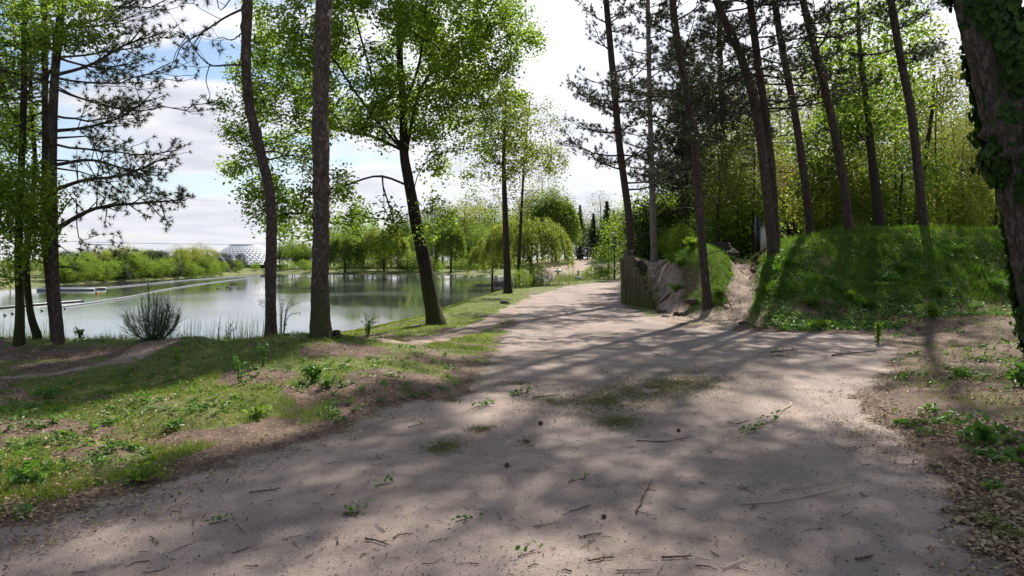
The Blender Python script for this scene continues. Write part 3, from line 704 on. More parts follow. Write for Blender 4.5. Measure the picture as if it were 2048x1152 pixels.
broadleaf('maple_tree', 'curved thin trunk with pale leaves, second tree from the left at the lake edge', 'tree', None,
          TP_([(76, 696), (60, 620), (53, 520), (60, 430), (70, 330), (62, 200), (60, 80)], YL + .5), .06, .025,
          [EL(60, 390, 62, 62, YL, -.3), EL(80, 480, 35, 40, YL), EL(30, 420, 60, 60, YL)], 180, 100, .055, M['leftleaf'], M['oakbark'], 22, zmin=1.2, sp=.10, dmin=.2, six=True, k=12)
# -- the big oak over the bank
YO = 18.0
def LM(*pp): return [P(x, y, YO + dy) for x, y, dy in pp]
broadleaf('oak_tree', 'big spreading oak with bright spring leaves and a dark leaning trunk on the lake bank', 'tree', None,
          TP_([(872, 648), (860, 590), (848, 520), (835, 460), (824, 400), (814, 345), (808, 300), (806, 215), (800, 120), (797, 0), (790, -140)], YO), .195, .05,
          [EL(770, 130, 270, 170, YO), EL(560, 250, 130, 80, YO), EL(520, 120, 60, 110, YO, .5), EL(640, 400, 170, 60, YO, -.6), EL(768, 470, 48, 52, YO, -1.2), EL(930, 60, 170, 90, YO), EL(1060, 60, 55, 45, YO), EL(920, 320, 90, 45, YO, .8), EL(1000, 215, 60, 50, YO), EL(590, 470, 70, 40, YO, .6), EL(500, 330, 75, 28, YO), EL(880, 440, 55, 30, YO, -1), EL(780, -160, 260, 150, YO)],
          1000, 215, .078, M['oakleaf'], M['oakbark'], 31, zmin=3.2, sp=.15, dmin=.44, frac=.42, tip=.008, rmax=.75, six=True, k=22, nrings=110, lump=.07, shell=.32,
          limbs=[LM((806, 300, 0), (770, 235, .6), (735, 120, 1.0), (705, 10, 1.3), (690, -90, 1.4)), LM((806, 300, 0), (765, 255, -.8), (715, 190, -1.4), (660, 110, -1.8), (600, 60, -2)),
                 LM((812, 320, 0), (833, 200, -.3), (862, 145, -.5), (905, 95, -.7), (965, 40, -.9), (1010, -30, -1)), LM((862, 145, -.5), (930, 112, -.2), (1010, 75, .1), (1080, 62, .2)),
                 LM((808, 300, 0), (750, 275, .5), (700, 264, .9), (640, 248, 1), (540, 225, 1.2), (470, 235, 1.2)), LM((826, 405, 0), (836, 350, -.4), (868, 312, -.8), (920, 300, -1), (985, 283, -1.1)),
                 LM((820, 370, 0), (760, 352, -.8), (700, 368, -1.2), (650, 392, -1.4), (590, 425, -1.5)), LM((760, 352, -.8), (768, 400, -1.2), (768, 450, -1.3), (764, 500, -1.3)), LM((806, 215, 0), (840, 120, .5), (850, 20, .9), (870, -60, 1))])
YN = 35.0
broadleaf('young_tree', 'slender young tree with sparse pale leaves standing where the path meets the lake bank', 'tree', None,
          TP_([(1016, 587), (1013, 500), (1010, 420), (1008, 350), (1008, 280), (1012, 200)], YN), .19, .05,
          [EL(1010, 235, 62, 65, YN), EL(1010, 300, 70, 60, YN), EL(1060, 320, 75, 35, YN), EL(950, 250, 40, 45, YN), EL(1020, 195, 45, 50, YN), EL(945, 350, 40, 25, YN)], 420, 56, .14, M['youngleaf'], M['darkbark'], 33, zmin=4.2, sp=.17, dmin=.42, frac=.45)
broadleaf('young_tree', 'thin half bare tree with tiny yellowish leaves behind the slender young tree', 'tree', None,
          TP_([(1035, 580), (1040, 480), (1045, 380), (1050, 300), (1060, 200)], 44), .12, .03,
          [EL(1070, 260, 75, 75, 44), EL(1000, 390, 90, 40, 44), EL(1090, 330, 50, 40, 44)], 300, 22, .15, M['olive'], M['darkbark'], 34, zmin=4, sp=.25, dmin=.5)

# -- pines on the raised bank to the right
GP = 'tall pines on the raised bank'
RP = [  # label, pixels, Y, r0, r1, z0, top, blen, nbr, seed
 ('pine right behind the log palisade, leaning slightly left', [(1266, 512), (1258, 440), (1240, 300), (1226, 150), (1214, 20), (1206, -60)], 27, .165, .10, 4.0, 15, 2.5, 38, 41),
 ('pine standing between the two dirt gullies, its foot lowest of all the pines', [(1416, 602), (1405, 500), (1390, 300), (1372, 180), (1350, 50), (1343, -50)], 20.6, .14, .10, 4.6, 15, 2.5, 34, 42),
 ('thick leaning pine beside the cream box, left trunk of a close pair', [(1546, 478), (1530, 350), (1512, 220), (1480, 110), (1440, 20), (1420, -60)], 22, .165, .11, 4.6, 16, 2.8, 36, 43),
 ('thick pine beside the cream box, right trunk of a close pair', [(1552, 476), (1546, 380), (1532, 240), (1515, 120), (1500, 0), (1494, -60)], 22.6, .15, .10, 5.0, 15, 2.6, 32, 44),
 ('thin pine rising behind the left end of the grassy bank', [(1621, 470), (1612, 380), (1590, 230), (1565, 100), (1552, 20), (1545, -50)], 25, .155, .10, 4.6, 14, 2.6, 30, 45),
 ('leaning pine on the grassy bank beside the dark forked oak', [(1699, 460), (1686, 360), (1662, 230), (1630, 100), (1608, 10), (1595, -60)], 23.5, .165, .10, 6.2, 15, 2.6, 26, 46),
 ('rightmost tall pine on the grassy bank, left of the ivy covered trunk', [(1848, 455), (1838, 360), (1822, 220), (1800, 110), (1782, 0), (1775, -60)], 24.5, .165, .11, 5.4, 15, 2.6, 26, 47),
]
for lab, pix, Yt, r0, r1, z0, top, bl, nb, sd in RP:
    pine('pine_tree', lab, GP, pix, Yt, r0 * .88, r1 * .88, z0 - .5, top, bl, int(nb * 1.15), sd, M['pinefar'], M['needle'], dead=16, k=14, rings=70, lump=.05, knots=5, ln=.14, nw=.019, m=20, tuft=1.45, sub=11)
pine('pine_tree', 'pine with a pale pinkish trunk behind the left dirt gully', GP, [(1309, 528), (1306, 440), (1303, 320), (1300, 220)], 31, .15, .08, 3.2, 14, 2.3, 40, 48, M['palebark'], M['needle'], dead=5, ln=.2, nw=.024, m=24, tuft=1.4)
pine('pine_tree', 'dark dense pine deep in the wood behind the palisade', None, [(1372, 500), (1368, 300), (1366, 150)], 38, .2, .1, 1.0, 11, 3.2, 70, 49, M['darkbark'], M['needle'], dead=5, ln=.25, nw=.04, m=18, tuft=1.2)
pine('pine_tree', 'dark pine in the wood behind the close pair of pines', None, [(1452, 500), (1448, 300), (1440, 120)], 36, .2, .1, 2.6, 12, 2.8, 50, 50, M['darkbark'], M['needle'], dead=8, ln=.25, nw=.04, m=22, tuft=1.4)

# -- broadleaf trees with dark forked trunks on the bank
def oakish(label, pix, Yt, r0, E, seed, nt, per, leaf, mat, limbs=(), zmin=2.2, **kw):
    return broadleaf('oak_tree', label, 'tree', None, TP_(pix, Yt), r0, .05, E, nt, per, leaf, mat, M['darkbark'], seed, zmin=zmin, sp=.25, dmin=.45,
                     limbs=[[P(x, y, Yt + d) for x, y, d in l] for l in limbs], **kw)
oakish('dark forked oak with nearly bare upper limbs on the grassy bank', [(1762, 458), (1752, 380), (1742, 300), (1735, 220), (1720, 100), (1715, -20)], 27, .20,
       [EL(1740, 80, 110, 90, 27), EL(1660, 130, 60, 80, 27), EL(1750, 210, 110, 70, 27)], 61, 380, 36, .17, M['green'],
       limbs=[[(1742, 300, 0), (1700, 245, .4), (1670, 190, .8), (1650, 90, 1)], [(1738, 260, 0), (1780, 200, -.5), (1800, 130, -.8)], [(1740, 290, 0), (1690, 240, -1), (1650, 232, -1.4)]])
oakish('small dark oak just left of the leaning pine on the grassy bank', [(1706, 458), (1692, 400), (1685, 330), (1680, 260)], 29, .17,
       [EL(1660, 290, 90, 60, 29), EL(1700, 220, 70, 60, 29), EL(1640, 370, 60, 40, 29)], 62, 300, 60, .16, M['birch'], limbs=[[(1690, 395, 0), (1650, 370, .5), (1610, 365, .8)], [(1686, 340, 0), (1640, 300, -.5), (1600, 260, -1)]], zmin=1.5)
oakish('thin dark tree leaning right behind the rightmost tall pine', [(1828, 455), (1845, 350), (1862, 240), (1868, 150)], 30, .12,
       [EL(1875, 160, 55, 75, 30), EL(1850, 90, 45, 40, 30)], 63, 220, 26, .16, M['olive'], zmin=4)

# -- trees of the wood behind: prototypes copied with their own scale and turn
PR = bpy.data.objects
def proto(name, Hh, mat, seed, E=None, nt=300, per=44, leaf=.19, r=.16, zf=.2, bark='darkbark', sp=.36, **kw):
    pts = [np.array([0, 0, 0.]), np.array([.1, 0, Hh * .25]), np.array([-.15, .1, Hh * .55]), np.array([.1, 0, Hh * .92])]
    E = E or [(0, 0, Hh * .62, Hh * .24, Hh * .24, Hh * .36), (Hh * .1, 0, Hh * .5, Hh * .24, Hh * .22, Hh * .2), (-Hh * .12, 0, Hh * .68, Hh * .18, Hh * .18, Hh * .2)]
    return broadleaf(name, None, 'tree', None, pts, r, .04, E, nt, per, leaf, mat, M[bark], seed, zmin=Hh * zf, sp=sp, dmin=.5, k=9, nrings=16, flare=.2, **kw)
proto_used = set()
def put(pr, loc, s, rz, label, group, sz=None, cat=None):
    if pr.name not in proto_used: proto_used.add(pr.name); o = pr
    else: o = copy_tree(pr)
    o.location = loc; o.rotation_euler = (0, 0, rz); o.scale = (s, s, sz or s); tag(o, label, cat or 'tree', group); return o
pa = proto('beech_tree', 11, M['green'], 71)
pb = proto('birch_tree', 10, M['birch'], 72, r=.11)
pc = proto('yellow_tree', 11, M['yellow'], 73)
pd = proto('dark_tree', 10, M['darkgreen'], 74, per=90, zf=.15, E=[(0, 0, 5, 2.2, 2.2, 4.6), (0, 0, 3, 2.8, 2.8, 2.6)])
pe = proto('copper_tree', 8, M['copper'], 75)
pf = proto('bare_tree', 12, M['olive'], 76, nt=330, per=16, r=.13)
def bush(name, mat, seed, Hh=2.4, nt=90, per=60, leaf=.10):
    pts = [np.array([0, 0, 0.]), np.array([.05, 0, Hh * .3]), np.array([0, .05, Hh * .7])]
    return broadleaf(name, None, 'shrub', None, pts, .05, .02, [(0, 0, Hh * .5, Hh * .55, Hh * .55, Hh * .5)], nt, per, leaf, mat, M['darkbark'], seed, zmin=.1, sp=.2, dmin=.25, k=6, nrings=8, flare=.1, updir=.1)
ba = bush('leafy_shrub', M['bright'], 81); bb = bush('leafy_shrub', M['green'], 82); bc = bush('leafy_shrub', M['darkgreen'], 83, leaf=.13); bd = bush('leafy_shrub', M['yellow'], 84)
GW = 'trees of the wood behind the bank'; GS = 'shrubs under the trees of the wood'
WL = {'a': 'mid green broadleaf tree deep in the wood behind the bank', 'b': 'light green slender tree deep in the wood behind the bank', 'c': 'yellow green tree deep in the wood behind the bank', 'd': 'dark evergreen tree deep in the wood behind the bank', 'e': 'copper leaved tree in the wood behind the close pair of pines', 'f': 'nearly bare tree rising from the wood behind the bank'}
PD = {'a': pa, 'b': pb, 'c': pc, 'd': pd, 'e': pe, 'f': pf}
rw = np.random.default_rng(5)
# (kind, px, Y, top row in the photo)
WOOD = [('d', 1345, 44, 300), ('d', 1400, 40, 330), ('d', 1385, 48, 250), ('b', 1255, 58, 400), ('a', 1430, 46, 265), ('b', 1470, 40, 335), ('c', 1480, 60, 295), ('e', 1585, 46, 330), ('e', 1560, 58, 300), ('b', 1520, 44, 385), ('b', 1650, 34, 380), ('d', 1725, 42, 350), ('b', 1770, 60, 285), ('f', 1480, 50, 120), ('f', 1640, 55, 80), ('f', 1700, 48, 60), ('f', 1790, 52, 110), ('f', 1560, 62, 150), ('f', 1420, 60, 150), ('f', 1880, 46, 120), ('d', 1790, 40, 345), ('c', 1890, 40, 235), ('c', 1935, 44, 210), ('a', 1990, 46, 255), ('c', 2020, 50, 225), ('b', 1915, 36, 380), ('b', 1830, 56, 335), ('d', 1955, 60, 330), ('d', 1450, 70, 380), ('d', 1650, 80, 360), ('d', 1560, 80, 370), ('d', 1850, 80, 360)]
WOOD += [('f', 1506, 31, 200), ('f', 1525, 33, 260), ('f', 1792, 32, 190), ('f', 1872, 31, 150), ('f', 1906, 33, 230), ('f', 1926, 31, 260), ('f', 1940, 34, 200), ('f', 1745, 34, 90), ('f', 1990, 32, 180), ('f', 1436, 31, 260)]
HP = {'a': 11 * .98, 'b': 10 * .98, 'c': 11 * .98, 'd': 9.8, 'e': 8 * .98, 'f': 12 * .98}
PLAB = {5: 'light green tree nearest the lamp post, left edge of the wood', 4: 'low light green tree behind the lamp post'}
for i, (k, px, Yt, top) in enumerate(WOOD):
    b = G(px, Yt); ht = P(px, top, Yt)[2] - b[2]
    put(PD[k], tuple(b), ht / HP[k] * rw.uniform(.85, 1.1), rw.uniform(0, 6.28), WL[k], GW, sz=ht / HP[k])
SL = {0: 'bright green shrub under the trees of the wood', 1: 'mid green shrub under the trees of the wood', 2: 'dark green shrub under the trees of the wood', 3: 'olive yellow shrub under the trees of the wood'}
for i in range(46):
    px = 1290 + (i * 61.8) % 860 + rw.uniform(-10, 10); Yt = rw.uniform(29, 62) if px > 1520 else rw.uniform(30, 60)
    if 1550 < px < 1645: Yt = max(Yt, 54)
    k = rw.choice([0, 0, 1, 1, 2, 3]) if px < 1500 else rw.choice([0, 1, 1, 2, 3, 3])
    b = G(px, Yt); put((ba, bb, bc, bd)[k], tuple(b), rw.uniform(.8, 1.6), rw.uniform(0, 6), SL[k], GS, cat='shrub')
# named shrubs
def nshrub(pr, px, Yt, s, label, sz=None): put(pr, tuple(G(px, Yt)), s, rw.uniform(0, 6), label, None, sz, 'shrub')
nshrub(ba, 1250, 63, 1.7, 'large bright shrub right behind the lamp post', 2.1)
nshrub(ba, 1216, 61, 1.2, 'rounded bright shrub left of the lamp post foot', 1.2)
nshrub(ba, 1285, 44, 1.2, 'bright shrub between the lamp post and the pale pine trunk', 1.4)
nshrub(ba, 1340, 29.5, .45, 'small leafy shrub on the lip of the left dirt gully', .5)
nshrub(ba, 1366, 27.5, .42, 'small pale shrub on top of the knoll between the gullies', .5)
nshrub(ba, 1652, 31, .9, 'pale yellow green bush on the crest between two leaning pines', 1.5)
nshrub(bb, 1475, 33, .8, 'green bush behind the saddle of the right dirt gully', 1.0)

# -- willows, conifers and trees on the far side of the inlet
def willow(label, px, Yt, wpx, top, bottom, seed, mat, name='willow_tree', lean=0, nst=260, per=46, leaf=.28, cat='tree', trunk_r=.3, basey=None):
    """round crown of hanging strands"""
    rng = np.random.default_rng(seed); b = G(px, Yt); k = Yt / FPX
    root = empty(name, tuple(b), label, cat)
    zt, zb = P(0, top, Yt)[2], P(0, bottom, Yt)[2]; Rw = wpx * k / 2; hz_ = zt - b[2]
    pts = [b, b + np.array([lean * .3, 0, hz_ * .25]), b + np.array([lean, 0, hz_ * .5]), b + np.array([lean, 0, hz_ * .8])]
    mb = MB(); c, rad = trunk_mesh(mb, pts, trunk_r, trunk_r * .3, 9, 16, 0, .2, seed=seed)
    sk = Skel(c, rad); E = [(b[0] + lean, b[1], (zt * .62 + zb * .38), Rw * .8, Rw * .8, (zt - zb) * .36)]
    T = spread_pts(in_ellipsoids(E, 90, rng, .5), Rw * .16); tips = sk.grow(T, rng, b[2] + hz_ * .2, seg=.8); sk.radii(.02)
    br = MB(); sk.mesh(br, 4)
    C = []; D = []
    for i in range(nst):
        a = rng.uniform(0, 6.28); q = rng.uniform(.1, 1) ** .5; st = np.array([b[0] + lean + math.cos(a) * Rw * q, b[1] + math.sin(a) * Rw * q, zb + (zt - zb) * (.5 + .5 * math.sqrt(max(0, 1 - q * q)) * rng.uniform(.6, 1))])
        L = (st[2] - zb) * rng.uniform(.25, 1.0) * (.6 + .4 * vnoise(np.array(a * 2), np.array(q * 3), seed)); f = rng.uniform(0, 1, per)
        bow = np.stack([math.cos(a) * L * .16 * np.sin(f * 1.6), math.sin(a) * L * .16 * np.sin(f * 1.6), -L * f], 1)
        C.append(st + bow + rng.normal(0, leaf * .45, (per, 3))); D.append(np.tile([math.cos(a) * .1, math.sin(a) * .1, -1], (per, 1)))
    lf = MB(); lf.leaves(np.concatenate(C), leaf, .38, .1, rng=rng, dirs=np.concatenate(D))
    mb.merge(br).obj('trunk', M['darkbark'], root, b, True); lf.obj('crown', mat, root, b); return root
willow('wide yellow green willow arching over the lake inlet behind the slender young tree', 1065, 48, 170, 425, 560, 91, M['willow'], nst=420, per=60, leaf=.15, trunk_r=.22, lean=-.3)
willow('low fringe of willow hanging to the water left of the wide willow', 985, 52, 90, 470, 560, 92, M['willow'], nst=200, per=46, leaf=.15, trunk_r=.1)
willow('tall light green willow beside the beach, right of the wide willow', 1112, 238, 85, 385, 505, 93, M['birch'], nst=300, per=60, leaf=.7, trunk_r=.6)
willow('full weeping willow on the far shore behind the thick pine trunk', 690, 192, 62, 462, 547, 94, M['birch'], nst=230, leaf=.55, trunk_r=.3)
willow('broad olive willow in the middle of the far shore', 768, 196, 96, 446, 545, 95, M['willow'], nst=260, leaf=.6, trunk_r=.3)
willow('feathery willow on the far shore right of the leaning oak trunk', 902, 190, 56, 436, 546, 96, M['birch'], nst=230, leaf=.5, trunk_r=.3)
willow('small weeping tree on the far shore, second from the thick pine trunk', 726, 205, 40, 470, 540, 97, M['green'], nst=120, leaf=.5)

def conifer_proto(seed):
    rng = np.random.default_rng(seed); root = empty('fir_tree', (0, 0, 0), None, 'fir tree'); mb = MB(); mb.tube([(0, 0, -.2), (0, 0, 5), (0, 0, 10)], [.2, .12, .02], 7); mb.obj('trunk', M['darkbark'], root, smooth=True)
    C = []; D = []
    for z in np.arange(.7, 9.9, .28):
        Rr = (10 - z) * .27 * rng.uniform(.8, 1.1)
        for a in np.arange(0, 6.28, .7) + rng.uniform(0, 1):
            RR = Rr * rng.uniform(.7, 1.15); n = int(8 + RR * 12); f = rng.uniform(.1, 1, n)
            C.append(np.stack([math.cos(a) * RR * f, math.sin(a) * RR * f, z - .35 * RR * f + .15 * RR * f * f * 2], 1) + rng.normal(0, .09, (n, 3))); D.append(np.tile([math.cos(a), math.sin(a), -.4], (n, 1)))
    lf = MB(); lf.leaves(np.concatenate(C), .32, .4, .3, rng=rng, dirs=np.concatenate(D)); lf.obj('crown', M['darkgreen'], root); return root
fir = conifer_proto(99)
def pfir(px, Yt, top, label, sx=1): b = G(px, Yt); h = (P(px, top, Yt)[2] - b[2]) / 10; put(fir, tuple(b), h * sx, rw.uniform(0, 6), label, None, h, 'fir tree')
pfir(1160, 262, 408, 'pointed dark fir behind the beach, left of the lamp post', .9)
pfir(1214, 250, 400, 'broad dark fir behind the lamp post', 1.15)
pfir(1187, 275, 425, 'dark fir between the pointed fir and the lamp post', 1.0)
pfir(1228, 262, 418, 'dark fir just right of the lamp post top', 1.0)

GF = 'trees on the far shore'
def far(k, px, Yt, top, label, w=1.0, group=GF):
    b = G(px, Yt); h = (P(px, top, Yt)[2] - b[2]) / HP[k]; put(PD[k], tuple(b), h * w, rw.uniform(0, 6.28), label, group, h)
# across the inlet, from left to right
far('a', 585, 215, 470, 'green tree on the far shore between the two near pine trunks', 1.1)
far('c', 610, 225, 480, 'olive tree on the far shore just left of the thick pine trunk', 1.2)
far('b', 562, 222, 492, 'low pale tree on the far shore right of the slim pine trunk', 1.3)
for i, (k, px, Yt, top) in enumerate([('a', 660, 232, 455), ('f', 708, 230, 440), ('d', 716, 236, 480), ('a', 745, 240, 440), ('b', 800, 232, 445), ('a', 830, 240, 430), ('f', 815, 236, 420), ('f', 862, 236, 408), ('b', 884, 240, 405), ('a', 870, 236, 440), ('c', 930, 240, 395), ('d', 945, 246, 440), ('c', 960, 250, 400), ('a', 905, 250, 420), ('d', 965, 250, 440), ('a', 990, 240, 410), ('a', 1030, 235, 420), ('b', 1075, 240, 380), ('b', 1105, 235, 372), ('c', 1040, 250, 400), ('f', 1085, 246, 350), ('b', 1135, 245, 430), ('d', 1010, 250, 450), ('b', 1145, 280, 420), ('a', 1175, 285, 440), ('a', 1200, 280, 430), ('f', 1200, 280, 385), ('a', 1240, 270, 430), ('a', 640, 240, 480), ('a', 770, 245, 460)]):
    far(k, px, Yt, top, {'a': 'green tree in the row behind the far shore willows', 'b': 'pale green tree in the row behind the far shore willows', 'c': 'golden green tree in the row behind the far shore willows', 'd': 'dark tree in the row behind the far shore willows', 'f': 'almost bare tree rising over the far shore willows'}[k], 1.25)
# treeline beyond the left part of the lake
for k, px, Yt, top, lab in [('b', 135, 118, 512, 'pale tree at the left end of the far treeline, beside the tall lake edge pine'), ('d', 168, 126, 520, 'small dark tree near the left end of the far treeline'), ('c', 198, 132, 500, 'golden tree third from the left in the far treeline'),
        ('c', 222, 136, 494, 'tall golden tree in the left part of the far treeline'), ('d', 240, 128, 500, 'dark tree behind the upright broom bush'), ('a', 262, 130, 505, 'mid green rounded tree behind the upright broom bush'), ('c', 255, 142, 490, 'golden crowned tree above the dark tree in the far treeline'), ('c', 285, 146, 498, 'pale golden tree in the middle of the far treeline'),
        ('d', 300, 140, 502, 'dark spire in the middle of the far treeline'), ('a', 315, 150, 506, 'green tree right of the dark spire in the far treeline'), ('d', 322, 146, 500, 'dark tree right of the middle of the far treeline'), ('f', 352, 156, 492, 'brown half bare tree in the far treeline'), ('c', 362, 152, 496, 'olive tree with many stems in the right part of the far treeline'),
        ('c', 385, 160, 492, 'olive brown tree in the right part of the far treeline'), ('f', 402, 168, 488, 'tallest half bare tree left of the white dome'), ('c', 415, 165, 496, 'yellow olive tree left of the white dome'), ('d', 436, 190, 505, 'dark tree at the left edge of the white dome'), ('d', 480, 200, 508, 'small dark pine in front of the white dome'), ('a', 512, 206, 525, 'low green tree in front of the right side of the dome'), ('a', 540, 212, 520, 'green tree beside the slim pine right of the dome'),
        ('b', 60, 112, 520, 'pale tree seen between the left trunks across the lake'), ('c', 90, 118, 518, 'yellowish tree seen between the left trunks across the lake'), ('a', 20, 108, 515, 'green tree at the far left across the lake')]:
    far(k, px, Yt, top - 3, lab, 1.5 if k != 'd' else 1.5, 'treeline across the lake')
for i in range(34):
    px = 100 + i * 10.6 + rw.uniform(-4, 4); Yt = np.interp(px, FPXS, FY) + rw.uniform(9, 30)
    far('adbdca'[i % 6], px, Yt, rw.uniform(496, 520), {'a': 'green', 'b': 'light green', 'd': 'dark green', 'c': 'olive green'}['adbdca'[i % 6]] + ' tree filling the treeline across the lake', 1.7, 'filling trees of the treeline')
for i in range(34):
    px = 560 + i * 13.6 + rw.uniform(-5, 5); Yt = rw.uniform(214, 232); k_ = 'abadab'[i % 6]
    far(k_, px, Yt, rw.uniform(440, 470) if px > 660 else rw.uniform(478, 500), {'a': 'green', 'b': 'light green', 'd': 'dark green'}[k_] + ' tree in the belt close behind the far shore', 1.15, 'belt of trees behind the far shore')
GB = 'bushes along the far shore'
for i in range(40):
    px = 120 + i * 22 + rw.uniform(-7, 7)
    if 420 < px < 540 and i % 2: continue
    Yt = np.interp(px, FPXS, FY) + rw.uniform(4, 12); s = Yt / 200 * rw.uniform(1.0, 1.9); k = int(rw.choice([0, 1, 1]))
    if px < 440: s *= 1.5
    if px > 1000: continue
    put((ba, bb)[k], tuple(G(px, Yt)), s, rw.uniform(0, 6), ('bright bush' if k == 0 else 'green bush') + ' low on the far shore of the lake', GB, s * rw.uniform(.6, .9), 'shrub')
for i in range(26):
    px = 112 + i * 13 + rw.uniform(-5, 5); Yt = np.interp(px, FPXS, FY) + rw.uniform(1, 4); s = rw.uniform(1.1, 1.9)
    put((bb, bb, bc, ba)[i % 4], tuple(G(px, Yt)), s, rw.uniform(0, 6), ('green bush', 'green bush', 'dark bush', 'bright bush')[i % 4] + ' low on the far shore of the lake', GB, s * rw.uniform(.7, 1.1), 'shrub')
nshrub(ba, 815, 193, 2.9, 'wide bright bush on the far shore left of the leaning oak trunk', 2.3)
nshrub(ba, 842, 195, 2.5, 'bright bush on the far shore behind the leaning oak trunk', 2.2)
nshrub(ba, 868, 194, 1.9, 'bright bush on the far shore right of the leaning oak trunk', 1.7)
nshrub(ba, 393, 150, 1.3, 'round pale bush at the water in front of the far treeline', 1.2)
nshrub(ba, 1060, 44, .62, 'leafy bush under the wide willow at the edge of the path', .6)
nshrub(ba, 1082, 47, .62, 'leafy bush right of the wide willow at the edge of the path', .5)
nshrub(bb, 1040, 42, .5, 'low leafy bush beside the foot of the slender young tree', .45)
nshrub(bb, 1190, 62, .8, 'low green bush left of the lamp post near the path end', .5)

# -- ivy clad trunk, close on the right
def ivy_tree():
    Y = 8.6; pix = [(2134, 700), (2108, 610), (2080, 480), (2052, 380), (2030, 280), (1998, 150), (1962, 20), (1935, -80), (1905, -220)]
    b = np.array([(pix[0][0] - 1024) / FPX * Y, Y, 0]); b[2] = float(H(b[0], b[1]))
    pts = [b] + [P(x, y, Y) for x, y in pix[1:]]; e = pts[-1]
    pts += [e + np.array([-.9, .3, 2.5]), e + np.array([-1.0, .4, 5.0])]
    root = empty('ivy_tree', tuple(b), 'thick leaning trunk wrapped in dark ivy at the right edge of the picture', 'tree')
    mb = MB(); c, rad = trunk_mesh(mb, pts, .345, .19, 44, 200, .09, .2, 10, 7)
    rng = np.random.default_rng(77)
    E = [(c[-1][0], c[-1][1], c[-1][2] - .6, 3.4, 3.4, 2.2), (5.4, 13.6, 10.2, 4.6, 3.6, 1.7), (8.5, 11.5, 9.6, 3.4, 3.0, 1.6), (8.6, 14.5, 10.4, 3.0, 3.0, 1.4)]  # outer lobes added out of view, shaped to shade the near path
    sk = Skel(c, rad); T = spread_pts(in_ellipsoids(E, 700, rng), .5); tips = sk.grow(T, rng, 6.5); sk.radii(); br = MB(); sk.mesh(br)
    mb.merge(br).obj('trunk', M['ivybark'], root, b, True)
    lf = MB(); lf.leaves(tip_leaf_pos(sk, tips, 100, .24, rng), .15, .6, rng=rng); lf.obj('crown', M['green'], root, b)
    # ivy: leaf positions on the bark, thick on the right and around the foot, a bare strip upper left
    iv = MB(); n = 26000; ii = rng.uniform(0, 150, n); i0 = ii.astype(int); th = rng.uniform(0, 6.28, n)
    ctr = c[i0] + (c[i0 + 1] - c[i0]) * (ii - i0)[:, None]; d = np.stack([np.cos(th), np.sin(th), 0 * th], 1)
    dens = fbm(th * 1.5, ii * .07, 5) + .24 * d[:, 0] + .16 * np.exp(-((ii - 75) / 32) ** 2) + .12 * np.exp(-((ii - 10) / 14) ** 2) + .02
    keep = (dens > .46); ctr, d, i0, th, dens = ctr[keep], d[keep], i0[keep], th[keep], dens[keep]
    off = rad[i0] * 1.02 + np.abs(rng.normal(0, .05, len(i0))) * (dens - .40) * 4 + .015
    pos = ctr + d * off[:, None]
    nrm = d + rng.normal(0, .35, (len(d), 3)); nrm /= np.linalg.norm(nrm, axis=1)[:, None]
    dn = np.array([0, 0, -1.]) + rng.normal(0, .5, (len(d), 3)); dn -= (dn * nrm).sum(1)[:, None] * nrm; dn /= np.linalg.norm(dn, axis=1)[:, None]
    w = np.cross(nrm, dn); L = rng.uniform(.05, .10, len(d))[:, None]
    v = np.stack([pos, pos - dn * L * .2 + w * L * .45 + nrm * .01, pos + dn * L * .35 + w * L * .5, pos + dn * L * .9 - nrm * .012, pos + dn * L * .35 - w * L * .5, pos - dn * L * .2 - w * L * .45 + nrm * .01], 1)
    o = np.arange(len(d))[:, None] * 6; iv.add(v, np.concatenate([o + np.array([0, 1, 2, 3]), o + np.array([0, 3, 4, 5])]))
    for q in range(26):
        a = rng.uniform(0, 6.28); k0 = int(rng.uniform(0, 90)); k1 = k0 + int(rng.uniform(20, 60)); pp = []
        for i in range(k0, min(k1, 199), 4): a += rng.normal(0, .12); pp.append(c[i] + np.array([math.cos(a), math.sin(a), 0]) * (rad[i] * 1.04))
        if len(pp) > 2: iv.tube(pp, .007, 4)
    iv.obj('ivy', M['ivy'], root, b)
ivy_tree()

